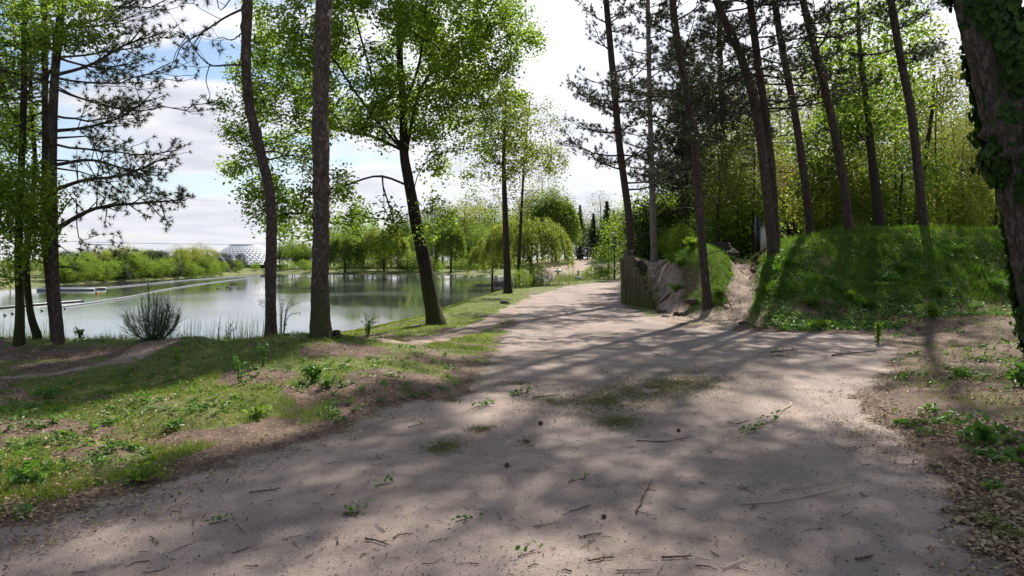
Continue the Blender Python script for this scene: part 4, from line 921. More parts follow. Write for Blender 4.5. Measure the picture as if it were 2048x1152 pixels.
# ------------------------------------------------------------------ grass, weeds, litter (uncountable ground cover)
def samp(n, px0, px1, y0, y1, rng, mode='screen'):
    px = rng.uniform(px0, px1, n)
    Y = 1 / rng.uniform(1 / y1, 1 / y0, n) if mode == 'screen' else rng.uniform(y0, y1, n)
    x = (px - 1024) / FPX * Y; return x, Y
def on_ground(x, y, dz=0.0): return np.stack([x, y, H(x, y) + dz], 1)
def grass_object():
    rng = np.random.default_rng(201); mb = MB()
    def field(n, a, hmin, hmax, thr, wk=.00042, seg2=True, lean=.5, mode='screen', dmax=.55, cl=1.6, mb=mb):
        x, y = samp(n, *a, rng, mode); z = H(x, y); pm, dm, sm = masks(x, y, z)
        cn = fbm(x * cl, y * cl, 61) ; k = (pm < .12) & (sm < .35) & (dm < dmax) & (cn > thr) & (z > ZW + .25)
        x, y, z, cn = x[k], y[k], z[k], cn[k]
        h = rng.uniform(hmin, hmax, len(x)) * (.45 + 1.5 * np.clip(cn - thr, 0, .4)); w = np.maximum(.0035, y * wk) * rng.uniform(.7, 1.3, len(x))
        mb.blades(np.stack([x, y, z - .005], 1), h, w, lean, rng, seg2)
    field(120000, (-250, 1010, 4.2, 14.5), .035, .11, .33)
    field(26000, (-250, 900, 4.2, 12.5), .10, .20, .55, cl=2.6)
    field(50000, (640, 1060, 12.5, 60), .04, .09, .25, dmax=.7)
    field(9000, (-250, 620, 13, 17), .12, .30, .40, dmax=1.1)
    field(42000, (1560, 2250, 4, 18.5), .04, .14, .47, dmax=.8, cl=1.8)
    mb.obj('grass', M['grass'])['kind'] = 'stuff'
    m2 = MB()
    x, y = samp(190000, 1478, 2350, 16.8, 26.5, rng, 'lin'); z = H(x, y); pm, dm, sm = masks(x, y, z); cn = fbm(x * 1.3, y * 1.3, 71)
    k = (pm < .1) & (sm < .3) & (z > .45 + 1.3 * (fbm(x * .8, y * .8, 72) - .45)) & (rng.random(len(x)) > dm * .8) & (cn > .26)
    x, y, z, cn = x[k], y[k], z[k], cn[k]
    m2.blades(np.stack([x, y, z - .01], 1), rng.uniform(.06, .22, len(x)) * (.1 + 1.6 * (fbm(x * 2.2, y * 2.2, 73) ** 1.5) + .3 * cn), .010 * rng.uniform(.7, 1.4, len(x)), .55, rng, True)
    x, y = samp(42000, 1300, 1500, 19, 27, rng, 'lin'); z = H(x, y); pm, dm, sm = masks(x, y, z)
    k = (sm < .3) & (rng.random(len(x)) > dm * .7) & (z > .35); m2.blades(np.stack([x[k], y[k], z[k] - .01], 1), rng.uniform(.06, .16, k.sum()), .010, .7, rng, False)
    x, y = samp(40000, 1500, 2300, 24, 36, rng, 'lin'); m2.blades(on_ground(x, y), rng.uniform(.1, .25, len(x)), .014, .5, rng, False)
    x, y = samp(16000, 1262, 1320, 23.6, 27, rng, 'lin'); z = H(x, y); k = (z > .9) & (masks(x, y, z)[2] < .3); m2.blades(np.stack([x[k], y[k], z[k] - .01], 1), rng.uniform(.08, .2, k.sum()), .010, .7, rng, False)
    m2.obj('long_grass', M['longgrass'])['kind'] = 'stuff'
    m3 = MB(); x, y = samp(9000, -250, 2300, 4.2, 19, rng); z = H(x, y); pm, dm, sm = masks(x, y, z); k = (pm < .1) & (sm < .5)
    m3.blades(np.stack([x[k], y[k], z[k]], 1), rng.uniform(.03, .12, k.sum()), .003, 1.5, rng, True); x, y = samp(5000, 1500, 2300, 17, 24, rng, 'lin'); m3.blades(on_ground(x, y), rng.uniform(.10, .34, 5000), .006, .8, rng, True); m3.obj('dry_grass', M['drygrass'])['kind'] = 'stuff'
    # broad leaved ground weeds
    m4 = MB()
    for (a, n, thr, s0, hh) in (((-200, 1000, 4.3, 14), 2200, .46, .045, .05), ((1500, 2250, 16.9, 22.5), 4200, .40, .062, .14), ((1700, 2250, 5, 17), 700, .5, .06, .06), ((1560, 1800, 16.4, 18), 400, .3, .07, .06)):
        x, y = samp(n, *a, rng, 'screen'); z = H(x, y); pm, dm, sm = masks(x, y, z); k = (pm < .1) & (sm < .35) & (fbm(x * 1.2, y * 1.2, 81) > thr)
        x, y, z = x[k], y[k], z[k]
        for q in range(len(x)):
            m_ = rng.integers(5, 12); a_ = rng.uniform(0, 6.28, m_); r_ = rng.uniform(.2, 1.3, m_) * s0
            m4.leaves(np.stack([x[q] + np.cos(a_) * r_, y[q] + np.sin(a_) * r_, z[q] + rng.uniform(.1, 1, m_) * hh], 1), s0 * 1.15, .42, .8, rng=rng, six=True, dirs=np.stack([np.cos(a_), np.sin(a_), .2 + 0 * a_], 1))
    m4.obj('ground_weeds', M['weed'])['kind'] = 'stuff'
    # reeds and tall stems along the near shore
    m5 = MB(); x, y = samp(900, -150, 560, 13.6, 16.5, rng, 'lin'); k = fbm(x * 1.4, y * .5, 91) > .44; x, y = x[k], y[k]
    m5.blades(on_ground(x, y), rng.uniform(.3, .75, len(x)), .008, .18, rng, True)
    x, y = samp(700, -150, 120, 20, 23, rng, 'lin'); m5.blades(on_ground(x, y), rng.uniform(.6, 1.2, len(x)), .018, .15, rng, True)
    x, y = samp(900, 1110, 1230, 100, 122, rng, 'lin'); m5.blades(on_ground(x, y), rng.uniform(.8, 1.8, len(x)), .10, .2, rng, False)
    x, y = samp(1500, 1040, 1235, 42, 62, rng, 'lin'); z = H(x, y); k = masks(x, y, z)[0] < .1; m5.blades(np.stack([x[k], y[k], z[k]], 1), rng.uniform(.15, .4, k.sum()), .03, .4, rng, False)
    m5.obj('reeds', M['reed'])['kind'] = 'stuff'
grass_object()

def litter():
    rng = np.random.default_rng(301); mb = MB()
    def flat(x, y, size, asp=.55, mb=mb, dz=.012, up=2.2):
        mb.leaves(on_ground(x, y, dz) + np.stack([0 * x, 0 * x, rng.uniform(0, .012, len(x))], 1), size, asp, up, .35, True, rng)
    def inpath(x, y): return masks(x, y, H(x, y))[0]
    x, y = samp(14000, 1500, 2300, 3.6, 18, rng); pm = inpath(x, y); k = (pm < .5) & (fbm(x * 1.5, y * 1.5, 66) > .36); flat(x[k], y[k], .042)
    x, y = samp(8000, -250, 1000, 4.0, 14, rng); pm = inpath(x, y); k = (pm < .4) & (fbm(x * 1.2, y * 1.2, 67) > .38); flat(x[k], y[k], .036, dz=.03)
    x, y = samp(1500, 1500, 2100, 16, 19, rng); flat(x, y, .045)
    x, y = samp(2600, -200, 2200, 3.4, 16, rng); k = inpath(x, y) > .5; flat(x[k], y[k], .014)
    x, y = samp(5200, 1240, 1560, 18.0, 28, rng, 'lin'); k = (poly_sd(x, y, PATH) + (fbm(x * 1.4, y * 1.4, 70) - .5) * 2.2 > .45) & (rng.random(len(x)) < .6); flat(x[k], y[k], .04, up=1.2)
    x, y = samp(3200, 1500, 2250, 16.6, 20.5, rng, 'lin'); k = fbm(x * 1.1, y * 1.1, 68) > .42; flat(x[k], y[k], .055, dz=.03, up=1.0)
    x, y = samp(26000, -250, 2250, 3.6, 19, rng); sdv = poly_sd(x, y, PATH) + (fbm(x * 2, y * 2, 69) - .5) * .9; k = (np.abs(sdv + .12) < .22 * rng.random(len(x)) ** .5 + .05); flat(x[k], y[k], .026)
    # drift of pale bits along the right hand edge of the asphalt
    x = rng.normal(3.35, .55, 1300); y = rng.normal(7.0, 1.2, 1300); flat(x, y, .018)
    mb.obj('leaf_litter', M['litter'])['kind'] = 'stuff'
    # dark crumbs and grit on the asphalt
    m3 = MB(); x, y = samp(2600, -300, 2100, 3.4, 15, rng); k = inpath(x, y) > .4; x, y = x[k], y[k]; n = len(x)
    m3.leaves(on_ground(x, y, .006), .016, .5, 1.2, .5, False, rng)
    x, y = samp(420, -300, 2100, 3.4, 13, rng); k = inpath(x, y) > .4
    for a, b in zip(x[k], y[k]):
        an = rng.uniform(0, 6.28); L = .01 + .035 * rng.random() ** 2; p = np.array([a, b, float(H(a, b)) + .006]); d = np.array([math.cos(an), math.sin(an), 0]) * L
        m3.tube([p - d, p + np.array([0, 0, .004]) + rng.normal(0, .15 * L, 3) * np.array([1, 1, 0]), p + d], [.0018, .0024, .001], 3)
    m3.obj('bark_crumbs', M['twig'])['kind'] = 'stuff'
    # swept patches of green brown clippings
    m2 = MB()
    for (cx, cy_, rx, ry, rot, n) in ((1340, 770, 215, 40, -.13, 17000), (1210, 800, 150, 34, -.1, 5000), (1100, 800, 110, 40, 0, 1500), (1236, 842, 62, 20, .05, 2600), (884, 893, 50, 15, -.1, 1700), (966, 858, 38, 8, -.05, 900), (1052, 882, 22, 9, 0, 160), (1040, 768, 60, 10, 0, 500), (905, 803, 36, 7, 0, 420), (1560, 712, 60, 8, 0, 500), (703, 1027, 26, 5, 0, 160), (1180, 820, 120, 34, 0, 500), (1700, 860, 120, 40, .4, 700)):
        a = rng.uniform(0, 6.28, n); r_ = np.abs(rng.normal(0, .55, n)); u = np.cos(a) * r_ * rx; v = np.sin(a) * r_ * ry
        px = cx + u * math.cos(rot) - v * math.sin(rot) * 1; py = cy_ + u * math.sin(rot) + v
        k = (py > 600) & (fbm(px * .02, py * .05, 3) > .22 + .2 * rng.random(n)); px, py = px[k], py[k]
        Y = FPX * CAMH / (py - HOR); m2.leaves(on_ground((px - 1024) / FPX * Y, Y, .01), .026, .3, 1.4, .3, False, rng)
    m2.obj('clippings', M['clip'])['kind'] = 'stuff'
litter()

# ------------------------------------------------------------------ sticks, sprigs and cones lying about
def gp(px, py): x, y = gpt(px, py); return np.array([x, y, float(H(x, y))])
def obj_at(mb, name, mat, origin, smooth=True):
    o = mb.obj(name, mat, None, origin, smooth); o.location = origin; return o
def stick(name, pts, r, label, mat='twig', leaves=0, group=None, cat='twig', lsize=.045, side=2):
    rng = np.random.default_rng(int(abs(pts[0][0] * 7 + pts[0][1]))); W_ = spline([gp(*p) for p in pts], 14); L = np.linalg.norm(W_[-1] - W_[0])
    W_[:, 2] += r + .004 + np.abs(rng.normal(0, .3 * r, 14)); W_[1:-1, :2] += rng.normal(0, L * .008, (12, 2)); b = W_[0].copy()
    mb = MB(); mb.tube(W_, np.linspace(r, r * .55, 14) * rng.uniform(.85, 1.15, 14), 6, True)
    for q in range(side):
        i = rng.integers(3, 11); d = W_[i + 1] - W_[i]; d /= np.linalg.norm(d); n = np.array([-d[1], d[0], .25]) * rng.choice([-1, 1]); e = W_[i] + (d * .6 + n) * L * rng.uniform(.08, .2)
        mb.tube([W_[i], (W_[i] + e) / 2 + [0, 0, .004], e], [r * .5, r * .4, r * .25], 4)
    if not leaves: return tag(obj_at(mb, name, M[mat], b), label, cat, group)
    root = empty(name, tuple(b), label, cat, group); mb.obj('stem', M[mat], root, b, True)
    lf = MB(); i = rng.integers(2, 14, leaves); lf.leaves(W_[i] + np.stack([rng.normal(0, .035, leaves), rng.normal(0, .045, leaves), rng.uniform(.005, .05, leaves)], 1), lsize, .6, 1.0, .4, True, rng)
    lf.obj('leaves', M['weed'], root, b); return root
stick('stick', [(1481, 1007), (1560, 1000), (1640, 985), (1707, 967)], .006, 'long thin pale stick, slightly curved, on the path lower right', 'paletwig', side=0)
stick('twig', [(1608, 973), (1635, 968), (1659, 963)], .004, 'thin pale twig just above the long curved stick', 'paletwig', side=0)
stick('leafy_twig', [(1582, 806), (1550, 835), (1520, 855), (1488, 870)], .007, 'twig with dark wilted leaves along it, right half of the path', 'paletwig', 34, cat='twig', lsize=.05)
stick('branch', [(1664, 713), (1700, 708), (1752, 703)], .016, 'thick dark broken branch at the right end of the asphalt', side=3, cat='branch')
stick('leafy_twig', [(1540, 706), (1565, 702), (1595, 700)], .012, 'dark twig with a few leaves left of the broken branch', 'twig', 14)
stick('stick', [(1273, 1027), (1288, 990), (1304, 959)], .006, 'straight dark stick pointing away from the viewer in the lower middle')
stick('stick', [(1273, 882), (1325, 884), (1352, 880), (1378, 874)], .006, 'thin curved stick lying crosswise in front of the clippings')
stick('stick', [(1066, 796), (1090, 793), (1117, 790)], .009, 'dark stick at the left end of the long clippings patch')
stick('twig', [(1158, 1075), (1180, 1070), (1204, 1067)], .0045, 'straight dark twig left of the stick that points away')
stick('twig', [(1177, 1123), (1200, 1119), (1228, 1116)], .006, 'thick short twig near the bottom middle')
stick('twig', [(1323, 1117), (1350, 1116), (1385, 1114)], .006, 'dark twig near the bottom, upper of two lying parallel')
stick('twig', [(1233, 1143), (1265, 1142), (1305, 1140)], .006, 'pale twig at the bottom edge, lower of two lying parallel', 'paletwig')
stick('twig', [(730, 1079), (752, 1083), (776, 1091)], .006, 'dark bent twig at the bottom left of the middle')
stick('twig', [(786, 1077), (800, 1070), (826, 1068)], .0045, 'forked twig beside the dark bent twig', side=3)
stick('twig', [(499, 986), (530, 983), (562, 977)], .006, 'wavy dark twig near the left verge of the path', side=3)
stick('twig', [(148, 858), (165, 849), (183, 840)], .008, 'pale bare twig in the left lawn', 'paletwig', side=3)
stick('twig', [(1445, 1140), (1475, 1127), (1505, 1117)], .005, 'pale thin twig in the bottom right part of the path', 'paletwig')
stick('twig', [(1712, 1120), (1730, 1117), (1746, 1112)], .008, 'stubby dark twig near the lower right corner of the path')
stick('twig', [(1500, 840), (1470, 848), (1455, 842)], .004, 'fine twig left of the twig with wilted leaves')
stick('branch', [(1180, 1010), (1150, 1020), (1125, 1030)], .004, 'very thin twig in the middle foreground', side=1, cat='twig')
for (px, py, n, lab) in ((765, 968, 9, 'green sprig in the left middle of the path'), (925, 1040, 9, 'small sprig with rounded leaves in the lower left of the path'), (1150, 960, 7, 'single green sprig in the centre of the path'), (1038, 788, 30, 'bright green leafy sprig at the narrow waist of the path'), (962, 812, 22, 'yellow green sprig left of the bright leafy sprig'), (700, 1027, 16, 'flattened green sprig near the left side of the path'), (436, 1045, 12, 'brownish green sprig near the bottom left of the path'), (326, 850 + 90, 8, 'small green sprig on the left verge'), (1050, 1110, 5, 'tiny pale sprig at the bottom of the path'), (830, 850, 8, 'dark green sprig on the path near the left verge'), (1322, 1050 - 400 + 60, 12, 'green sprig lying beside the dirt below the palisade')):
    stick('leafy_sprig', [(px - 14, py + 4), (px + 2, py), (px + 22, py - 5)], .004, lab, 'twig', n, cat='sprig', lsize=.034 if n < 20 else .05)
# loose short twigs, none of them different from the next
rt = np.random.default_rng(404); n_t = 0
while n_t < 60:
    px, py = rt.uniform(120, 1950), 690 + 455 * rt.random() ** .6; x, y = gpt(px, py)
    if float(masks(np.array([x]), np.array([y]), np.array([0.0]))[0][0]) < .6: continue
    a = rt.uniform(0, 6.28); L = rt.uniform(8, 26) * (py - HOR) / 500; r_ = rt.uniform(.0018, .0045)
    stick('loose_twig', [(px - math.cos(a) * L, py - math.sin(a) * L * .4), (px + rt.normal(0, 2), py + rt.normal(0, 2)), (px + math.cos(a) * L, py + math.sin(a) * L * .4)], r_, 'short loose twig scattered on the asphalt', 'twig', 0, 'loose twigs on the path', side=1)
    n_t += 1
def cone(px, py, r, label, mat='twig'):
    b = gp(px, py); mb = MB(); mb.blob(b + [0, 0, r * .8], (r, r * 1.3, r * .85), px, .18)
    lf = MB()
    for k in range(60):
        a = k * 2.4; ph = math.acos(1 - 2 * (k + .5) / 60); d = np.array([math.sin(ph) * math.cos(a), math.sin(ph) * math.sin(a), math.cos(ph)]); mb.leaves([b + [0, 0, r * .8] + d * r * 1.05 * np.array([1, 1.25, .85])], r * .7, .9, .2, .5)
    tag(obj_at(mb, 'pine_cone', M[mat], b, False), label, 'pine cone')
cone(1081, 848, .019, 'round dark pine cone lying in the middle of the path'); cone(1014, 932, .016, 'dark pine cone lying below and left of the other one'); cone(1208, 1034, .013, 'smallest dark pine cone in the lower middle of the path'); cone(1357, 862, .016, 'dark pine cone just above the curved crosswise stick')

# ------------------------------------------------------------------ single plants
def herb(name, label, px, Y, h, w, stems, per, leaf, mat='weed', cat='plant', asp=.5, stemmat='weed', spread=.5, up=.4, narrow=False):
    rng = np.random.default_rng(int(px * 3 + Y * 10)); b = G(px, Y); root = empty(name, tuple(b), label, cat); st = MB(); lf = MB()
    for i in range(stems):
        a = rng.uniform(0, 6.28); q = rng.uniform(.1, 1) ** .6; e = b + np.array([math.cos(a) * w * .5 * q, math.sin(a) * w * .5 * q, h * rng.uniform(.6, 1) * (1 - .25 * q)])
        md = b + (e - b) * .5 + np.array([0, 0, h * .14]) - np.array([math.cos(a), math.sin(a), 0]) * w * .08 * q
        c = spline([b + np.array([math.cos(a), math.sin(a), 0]) * w * .06, md, e], 8); st.tube(c, np.linspace(.006, .002, 8) * (h / .4) ** .5, 3)
        j = rng.uniform(1.2 if not narrow else .2, 7, per); j0 = np.minimum(j.astype(int), 6); pos = c[j0] + (c[j0 + 1] - c[j0]) * (j - j0)[:, None]
        lf.leaves(pos + rng.normal(0, leaf * spread, (per, 3)), leaf, asp, up, .3, True, rng)
    st.obj('stems', M[stemmat], root, b); lf.obj('leaves', M[mat], root, b); return root
def gy(py, h=CAMH): return FPX * h / (py - HOR)
herb('weed_plant', 'dark green leafy weed clump on the mound slope beside the path', 628, 8.55, .26, .34, 16, 16, .05)
herb('weed_plant', 'grey green thistle like weed just right of the dark leafy clump', 655, 8.3, .13, .30, 12, 12, .06, asp=.3)
herb('sapling', 'upright leafy sapling growing at the right end of the asphalt', 1757, 13.9, .52, .16, 6, 30, .06, 'bright', 'sapling', narrow=True)
herb('sapling', 'thin bushy sapling at the foot of the bank right of the small stump', 735, 12.4, .48, .42, 14, 16, .03, 'bright', 'sapling')
herb('sapling', 'spindly dark sapling on the left mound below the slim pine', 526, 9.6, .46, .16, 5, 26, .028, 'weed', 'sapling', narrow=True)
herb('sapling', 'second spindly sapling on the left mound, left of the first', 480, 8.8, .42, .22, 6, 24, .026, 'weed', 'sapling', narrow=True)
herb('sapling', 'small pale sapling above the left track', 355, 9.9, .32, .3, 7, 16, .028, 'bright', 'sapling')
herb('weed_plant', 'leafy green weed at the crest beside the lake edge pine', 160, 13.0, .30, .24, 9, 14, .045)
herb('weed_plant', 'broad leaved green weed near the right edge of the picture', 1970, 6.2, .20, .30, 12, 5, .11, asp=.35, up=.1)
herb('weed_plant', 'grassy green clump on the rising floor at the right', 1925, 9.3, .20, .75, 40, 9, .07, asp=.16)
herb('weed_plant', 'light green weed clump at the foot of the grassy bank', 1868, 17.0, .45, .8, 18, 16, .09, 'bright')
herb('weed_plant', 'yellow green flowering weed in the middle of the grassy bank', 1700, 18.9, .36, .42, 14, 18, .07, 'bright')
herb('weed_plant', 'broad grey green leaves high on the grassy bank left of centre', 1665, 19.4, .34, .5, 10, 8, .13, asp=.45)
herb('weed_plant', 'dark broad leaved weed high on the grassy bank', 1770, 19.9, .34, .7, 16, 9, .13, asp=.42)
herb('weed_plant', 'arching fern like weed low on the grassy bank at the right', 1945, 18.2, .42, .7, 12, 18, .07, asp=.35)
herb('weed_plant', 'pale leaf clump where the asphalt meets the grassy bank', 1640, 16.9, .16, 1.1, 24, 9, .09, 'green')
herb('weed_plant', 'bright leafy plant at the right edge beside the ivy trunk', 2046, 8.4, .30, .4, 10, 10, .08, 'weed')
herb('weed_plant', 'low green weed clump at the left end of the lawn', 95, 8.2, .12, .5, 20, 10, .045)
herb('weed_plant', 'spreading green weed beside the path in the lower left', 285, 5.25, .13, .42, 14, 8, .06, 'bright', asp=.38)
herb('weed_plant', 'leafy weed in the lower left corner of the lawn', 60, 5.2, .16, .5, 16, 8, .065)
herb('weed_plant', 'bright low weed on the verge below the dark leafy clump', 510, 7.2, .12, .42, 16, 8, .06, 'bright', asp=.35)
herb('weed_plant', 'small weed with round leaves in the left lawn', 350, 6.9, .10, .3, 10, 8, .05)
herb('thin_shrub', 'tall thin shrub with fine leaves between the two near pine trunks', 562, 12.9, 1.0, .95, 11, 20, .035, 'birch', 'shrub', asp=.35, stemmat='twig', spread=.6)
herb('thin_shrub', 'bare dark shoots with few leaves left of the slim pine', 455, 13.6, .45, .4, 6, 8, .03, 'weed', 'shrub', stemmat='twig')

def broom():
    rng = np.random.default_rng(8); b = G(308, 12.55); root = empty('broom_bush', tuple(b), 'upright dark green broom bush of thin stems on the lake crest', 'bush'); st = MB(); fi = MB()
    for i in range(105):
        a = rng.uniform(0, 6.28); q = rng.uniform(0, 1) ** .55; w = .50 * q; h = rng.uniform(.55, 1.0) * (.92 - .42 * q * q)
        if i < 3: w = .1; h = 1.2 - i * .1; a = 3.4
        e = b + np.array([math.cos(a) * w, math.sin(a) * w, h]); md = b + np.array([math.cos(a) * w * .78, math.sin(a) * w * .78, h * .45])
        c = spline([b + np.array([math.cos(a), math.sin(a), 0]) * .16 * q, md, e], 9); st.tube(c, np.linspace(.006, .002, 9), 3)
        for k in range(14):
            j = rng.integers(2, 8); d = c[j + 1] - c[j]; d /= np.linalg.norm(d); e2 = c[j] + (d + rng.normal(0, .5, 3)) * rng.uniform(.06, .18); fi.tube([c[j], (c[j] + e2) / 2 + [0, 0, -.004], e2], [.0026, .0022, .0012], 3)
    st.obj('stems', M['broom'], root, b); fi.obj('branchlets', M['broom'], root, b)
broom()

# ------------------------------------------------------------------ palisade of split logs
def palisade():
    rng = np.random.default_rng(14); bx = G(1262, 26.0); root = empty('log_palisade', tuple(bx), 'mossy retaining wall of upright split logs beside the path', 'palisade')
    spec = [(1250, 27.0, 516, .15), (1256.5, 26.6, 510, .20), (1264, 26.2, 513, .17), (1270, 25.8, 522, .14), (1275.5, 25.4, 534, .15), (1281, 25.0, 549, .13), (1286, 24.6, 560, .13), (1291, 24.2, 571, .12), (1296, 23.9, 580, .12), (1301, 23.6, 588, .11), (1306, 23.3, 597, .11)]
    for px, Y, top, r in spec:
        r *= .88; top += rng.normal(0, 3.5); x = (px - 1024) / FPX * Y; zt = P(px, top, Y)[2]; zb = -.25
        mb = MB(); k = 14; rows = 16; V = []
        lean = rng.normal(.0, .012) + .03; lx = rng.normal(-.02, .02)
        for i in range(rows):
            f = i / (rows - 1); cz = zb + (zt - zb) * f; rr = r * (1.08 - .12 * f)
            for j in range(k):
                th = 6.283 * j / k; nn = 1 + .26 * mnoise.noise(Vector((math.cos(th) * 2.2, math.sin(th) * 2.2 + px, cz * .7))) + .14 * mnoise.noise(Vector((math.cos(th) * 7, math.sin(th) * 7 + px, cz * 1.5)))
                V.append((x + lx * f + math.cos(th) * rr * nn, Y + lean * (zt - zb) * f + math.sin(th) * rr * nn, cz))
        V.append((x + lx, Y + lean * (zt - zb), zt + .015)); n = rows * k
        q = [[i * k + j, i * k + (j + 1) % k, (i + 1) * k + (j + 1) % k, (i + 1) * k + j] for i in range(rows - 1) for j in range(k)]
        tr = [[(rows - 1) * k + j, (rows - 1) * k + (j + 1) % k, n] for j in range(k)]
        mb.add(V, q, tr); mb.obj('log', M['log'], root, bx, False)
    ms = MB(); C = []
    for px, Y, top, r in spec[4:]:
        for q in range(90):
            z = rng.uniform(.0, P(px, top, Y)[2] + .12); C.append([(px - 1024) / FPX * Y + rng.normal(.10, .11), Y + rng.normal(-.10, .12), z])
    ms.leaves(np.array(C), .05, .5, .6, rng=rng); ms.obj('moss', M['green'], root, bx)
palisade()
def stump(name, label, px, Y, r, h, mat='darkbark', cat='stump', tilt=0.0, flare=.8):
    b = G(px, Y); mb = MB(); pts = [b, b + [tilt * .3, 0, h * .4], b + [tilt, 0, h]]
    trunk_mesh(mb, pts, r, r * .8, 16, 14, .14, flare, 0, int(px)); c = pts[-1]; v = mb.v[0][-16:]; mb.add(np.concatenate([v, [c + [0, 0, .01]]]), None, [[j, (j + 1) % 16, 16] for j in range(16)])
    return tag(obj_at(mb, name, M[mat], b, False), label, cat)
stump('tree_stump', 'short dark stump just right of the thick pine trunk', 673, 11.6, .045, .12)
stump('tree_stump', 'low dark root stub on the sandy strip near the slender young tree', 1009, 26.0, .10, .10, flare=1.2)
stump('tree_stump', 'reddish broken stump behind the top of the log palisade', 1279, 27.2, .24, .34, 'pinefar', tilt=-.12)
stump('tree_stump', 'dark rotten stump on top of the knoll between the gullies', 1440, 24.4, .30, .34, flare=1.2)
def rock(name, label, px, Y, r, mat, cat='rock', sq=(1, 1, .6), dz=.3):
    b = G(px, Y); mb = MB(); mb.blob(b + [0, 0, r * sq[2] * dz], (r * sq[0], r * sq[1], r * sq[2]), px, .35, 18, 12); return tag(obj_at(mb, name, M[mat], b, False), label, cat)
for i_, (px_, Y_, w_, lab_) in enumerate(((1530, 19.5, .9, 'long grass tussock at the left shoulder of the grassy bank'), (1580, 20.6, .9, 'long grass tussock below the thin pine on the grassy bank'), (1625, 18.4, .7, 'ragged tussock low on the grassy bank left of centre'), (1735, 18.6, .9, 'ragged tussock low in the middle of the grassy bank'), (1810, 20.4, 1.0, 'long tussock below the rightmost tall pine'), (1880, 19.2, .8, 'bushy tussock on the right half of the grassy bank'), (1990, 19.9, 1.0, 'long tussock at the right end of the grassy bank'), (1915, 21.5, .9, 'sunlit tussock high at the right of the grassy bank'))):
    herb('grass_tussock', lab_, px_, Y_, .32, w_, 60, 9, .11, 'longgrass', 'grass', asp=.12)
herb('grass_tussock', 'thick grassy tussock on the upper left side of the knoll', 1362, 23.2, .28, .9, 60, 9, .11, 'longgrass', 'grass', asp=.12)
herb('grass_tussock', 'grassy tussock hanging over the left gully', 1345, 24.2, .26, .7, 50, 9, .11, 'longgrass', 'grass', asp=.12)
herb('weed_plant', 'drooping grassy tuft on the left face of the knoll', 1352, 22.4, .22, .7, 40, 8, .09, 'longgrass', asp=.16)
herb('weed_plant', 'drooping grassy tuft at the right foot of the knoll', 1440, 21.0, .22, .7, 40, 8, .09, 'longgrass', asp=.16)
herb('weed_plant', 'pale leafy tuft on top of the knoll', 1385, 23.8, .35, .8, 24, 14, .08, 'bright')
rock('soil_clod', 'dark lump of soil at the foot of the left gully', 1357, 20.8, .14, 'soil', 'clod')
rock('soil_clod', 'wider dark soil lump right of the first one below the knoll', 1386, 21.1, .17, 'soil', 'clod', (1.4, .8, .5))
rock('soil_clod', 'small dark clod on the slope of the left gully', 1317, 24.6, .08, 'soil', 'clod', (1.5, .8, .5))
rock('stone', 'grey stone half sunk in the sand below the left gully', 1330, 20.4, .09, 'stone', 'stone')
rock('stone', 'small pale stone at the mouth of the right gully', 1446, 18.6, .06, 'stone', 'stone')
rock('soil_clod', 'crumbled earth lump at the right lip of the right gully', 1512, 22.6, .16, 'soil', 'clod')
rock('soil_clod', 'earth lump at the foot of the log palisade', 1322, 21.9, .12, 'soil', 'clod')
rock('stone_block', 'low dark stone block at the edge of the path end near the water', 1157, 58, .30, 'stone', 'stone', (1, .8, .75), .6)
rock('stone', 'pale stone at the foot of the lamp post', 1232, 57, .2, 'stone', 'stone')
def fallen(label, a, b_, r, mat='darkbark'):
    A, B = np.array(a), np.array(b_); mb = MB(); trunk = spline([A, (A + B) / 2 + [0, 0, .05], B], 20); mb.tube(trunk, np.linspace(r, r * .7, 20) * (1 + .1 * np.sin(np.arange(20) * 2.1)), 10, True)
    return tag(obj_at(mb, 'fallen_log', M[mat], A, True), label, 'log')
g1 = G(1506, 24.2); g2 = G(1556, 22.6)
fallen('upper dark fallen log at the left shoulder of the grassy bank', g1 + [0, 0, .22], g2 + [0, 0, .25], .08)
fallen('lower mossy fallen log at the left shoulder of the grassy bank', g1 + [0, -.5, .10], g2 + [-.25, -.6, .16], .09, 'oakbark')
fallen('root crossing the lower part of the left gully', G(1322, 23.2) + [0, 0, .03], G(1352, 22.3) + [0, 0, .02], .035, 'twig')
fallen('root sticking out at the left foot of the grassy bank', G(1478, 17.6) + [0, 0, .03], G(1510, 17.1) + [0, 0, .02], .03, 'twig')
fallen('thin root lying across the top of the right gully', G(1436, 21.3) + [0, 0, .04], G(1462, 20.2) + [0, 0, .03], .03, 'twig')

# ------------------------------------------------------------------ built things
def lamp_post():
    b = G(1229, 57.5); H_ = P(0, 465, 57.5)[2] - b[2]; root = empty('lamp_post', tuple(b), 'black lamp post with a flat cap beside the path end', 'lamp post')
    def cyl(name, z0, z1, r0, r1, mat, k=14):
        mb = MB(); mb.tube([(0, 0, z0), (0, 0, (z0 + z1) / 2), (0, 0, z1)], [r0, (r0 + r1) / 2, r1], k, True); return mb.obj(name, mat, root, smooth=False)
    cyl('pole', 0, H_ * .62, .075, .06, M['blackmetal']); cyl('collar', H_ * .61, H_ * .65, .11, .11, M['blackmetal'])
    cyl('lantern', H_ * .65, H_ * .93, .13, .15, glassmat); cyl('cap', H_ * .955, H_ * .985, .36, .30, M['greymetal'], 20); cyl('finial', H_ * .985, H_, .08, .03, M['greymetal'])
    for a in range(4):
        mb = MB(); x, y = .15 * math.cos(a * 1.57), .15 * math.sin(a * 1.57); mb.tube([(x, y, H_ * .64), (x, y, H_ * .96)], .014, 6, True); mb.obj('strut', M['blackmetal'], root)
    mb = MB(); mb.box((0, -.085, H_ * .24), (.13, .03, .22)); mb.obj('sticker', M['cream'], root)
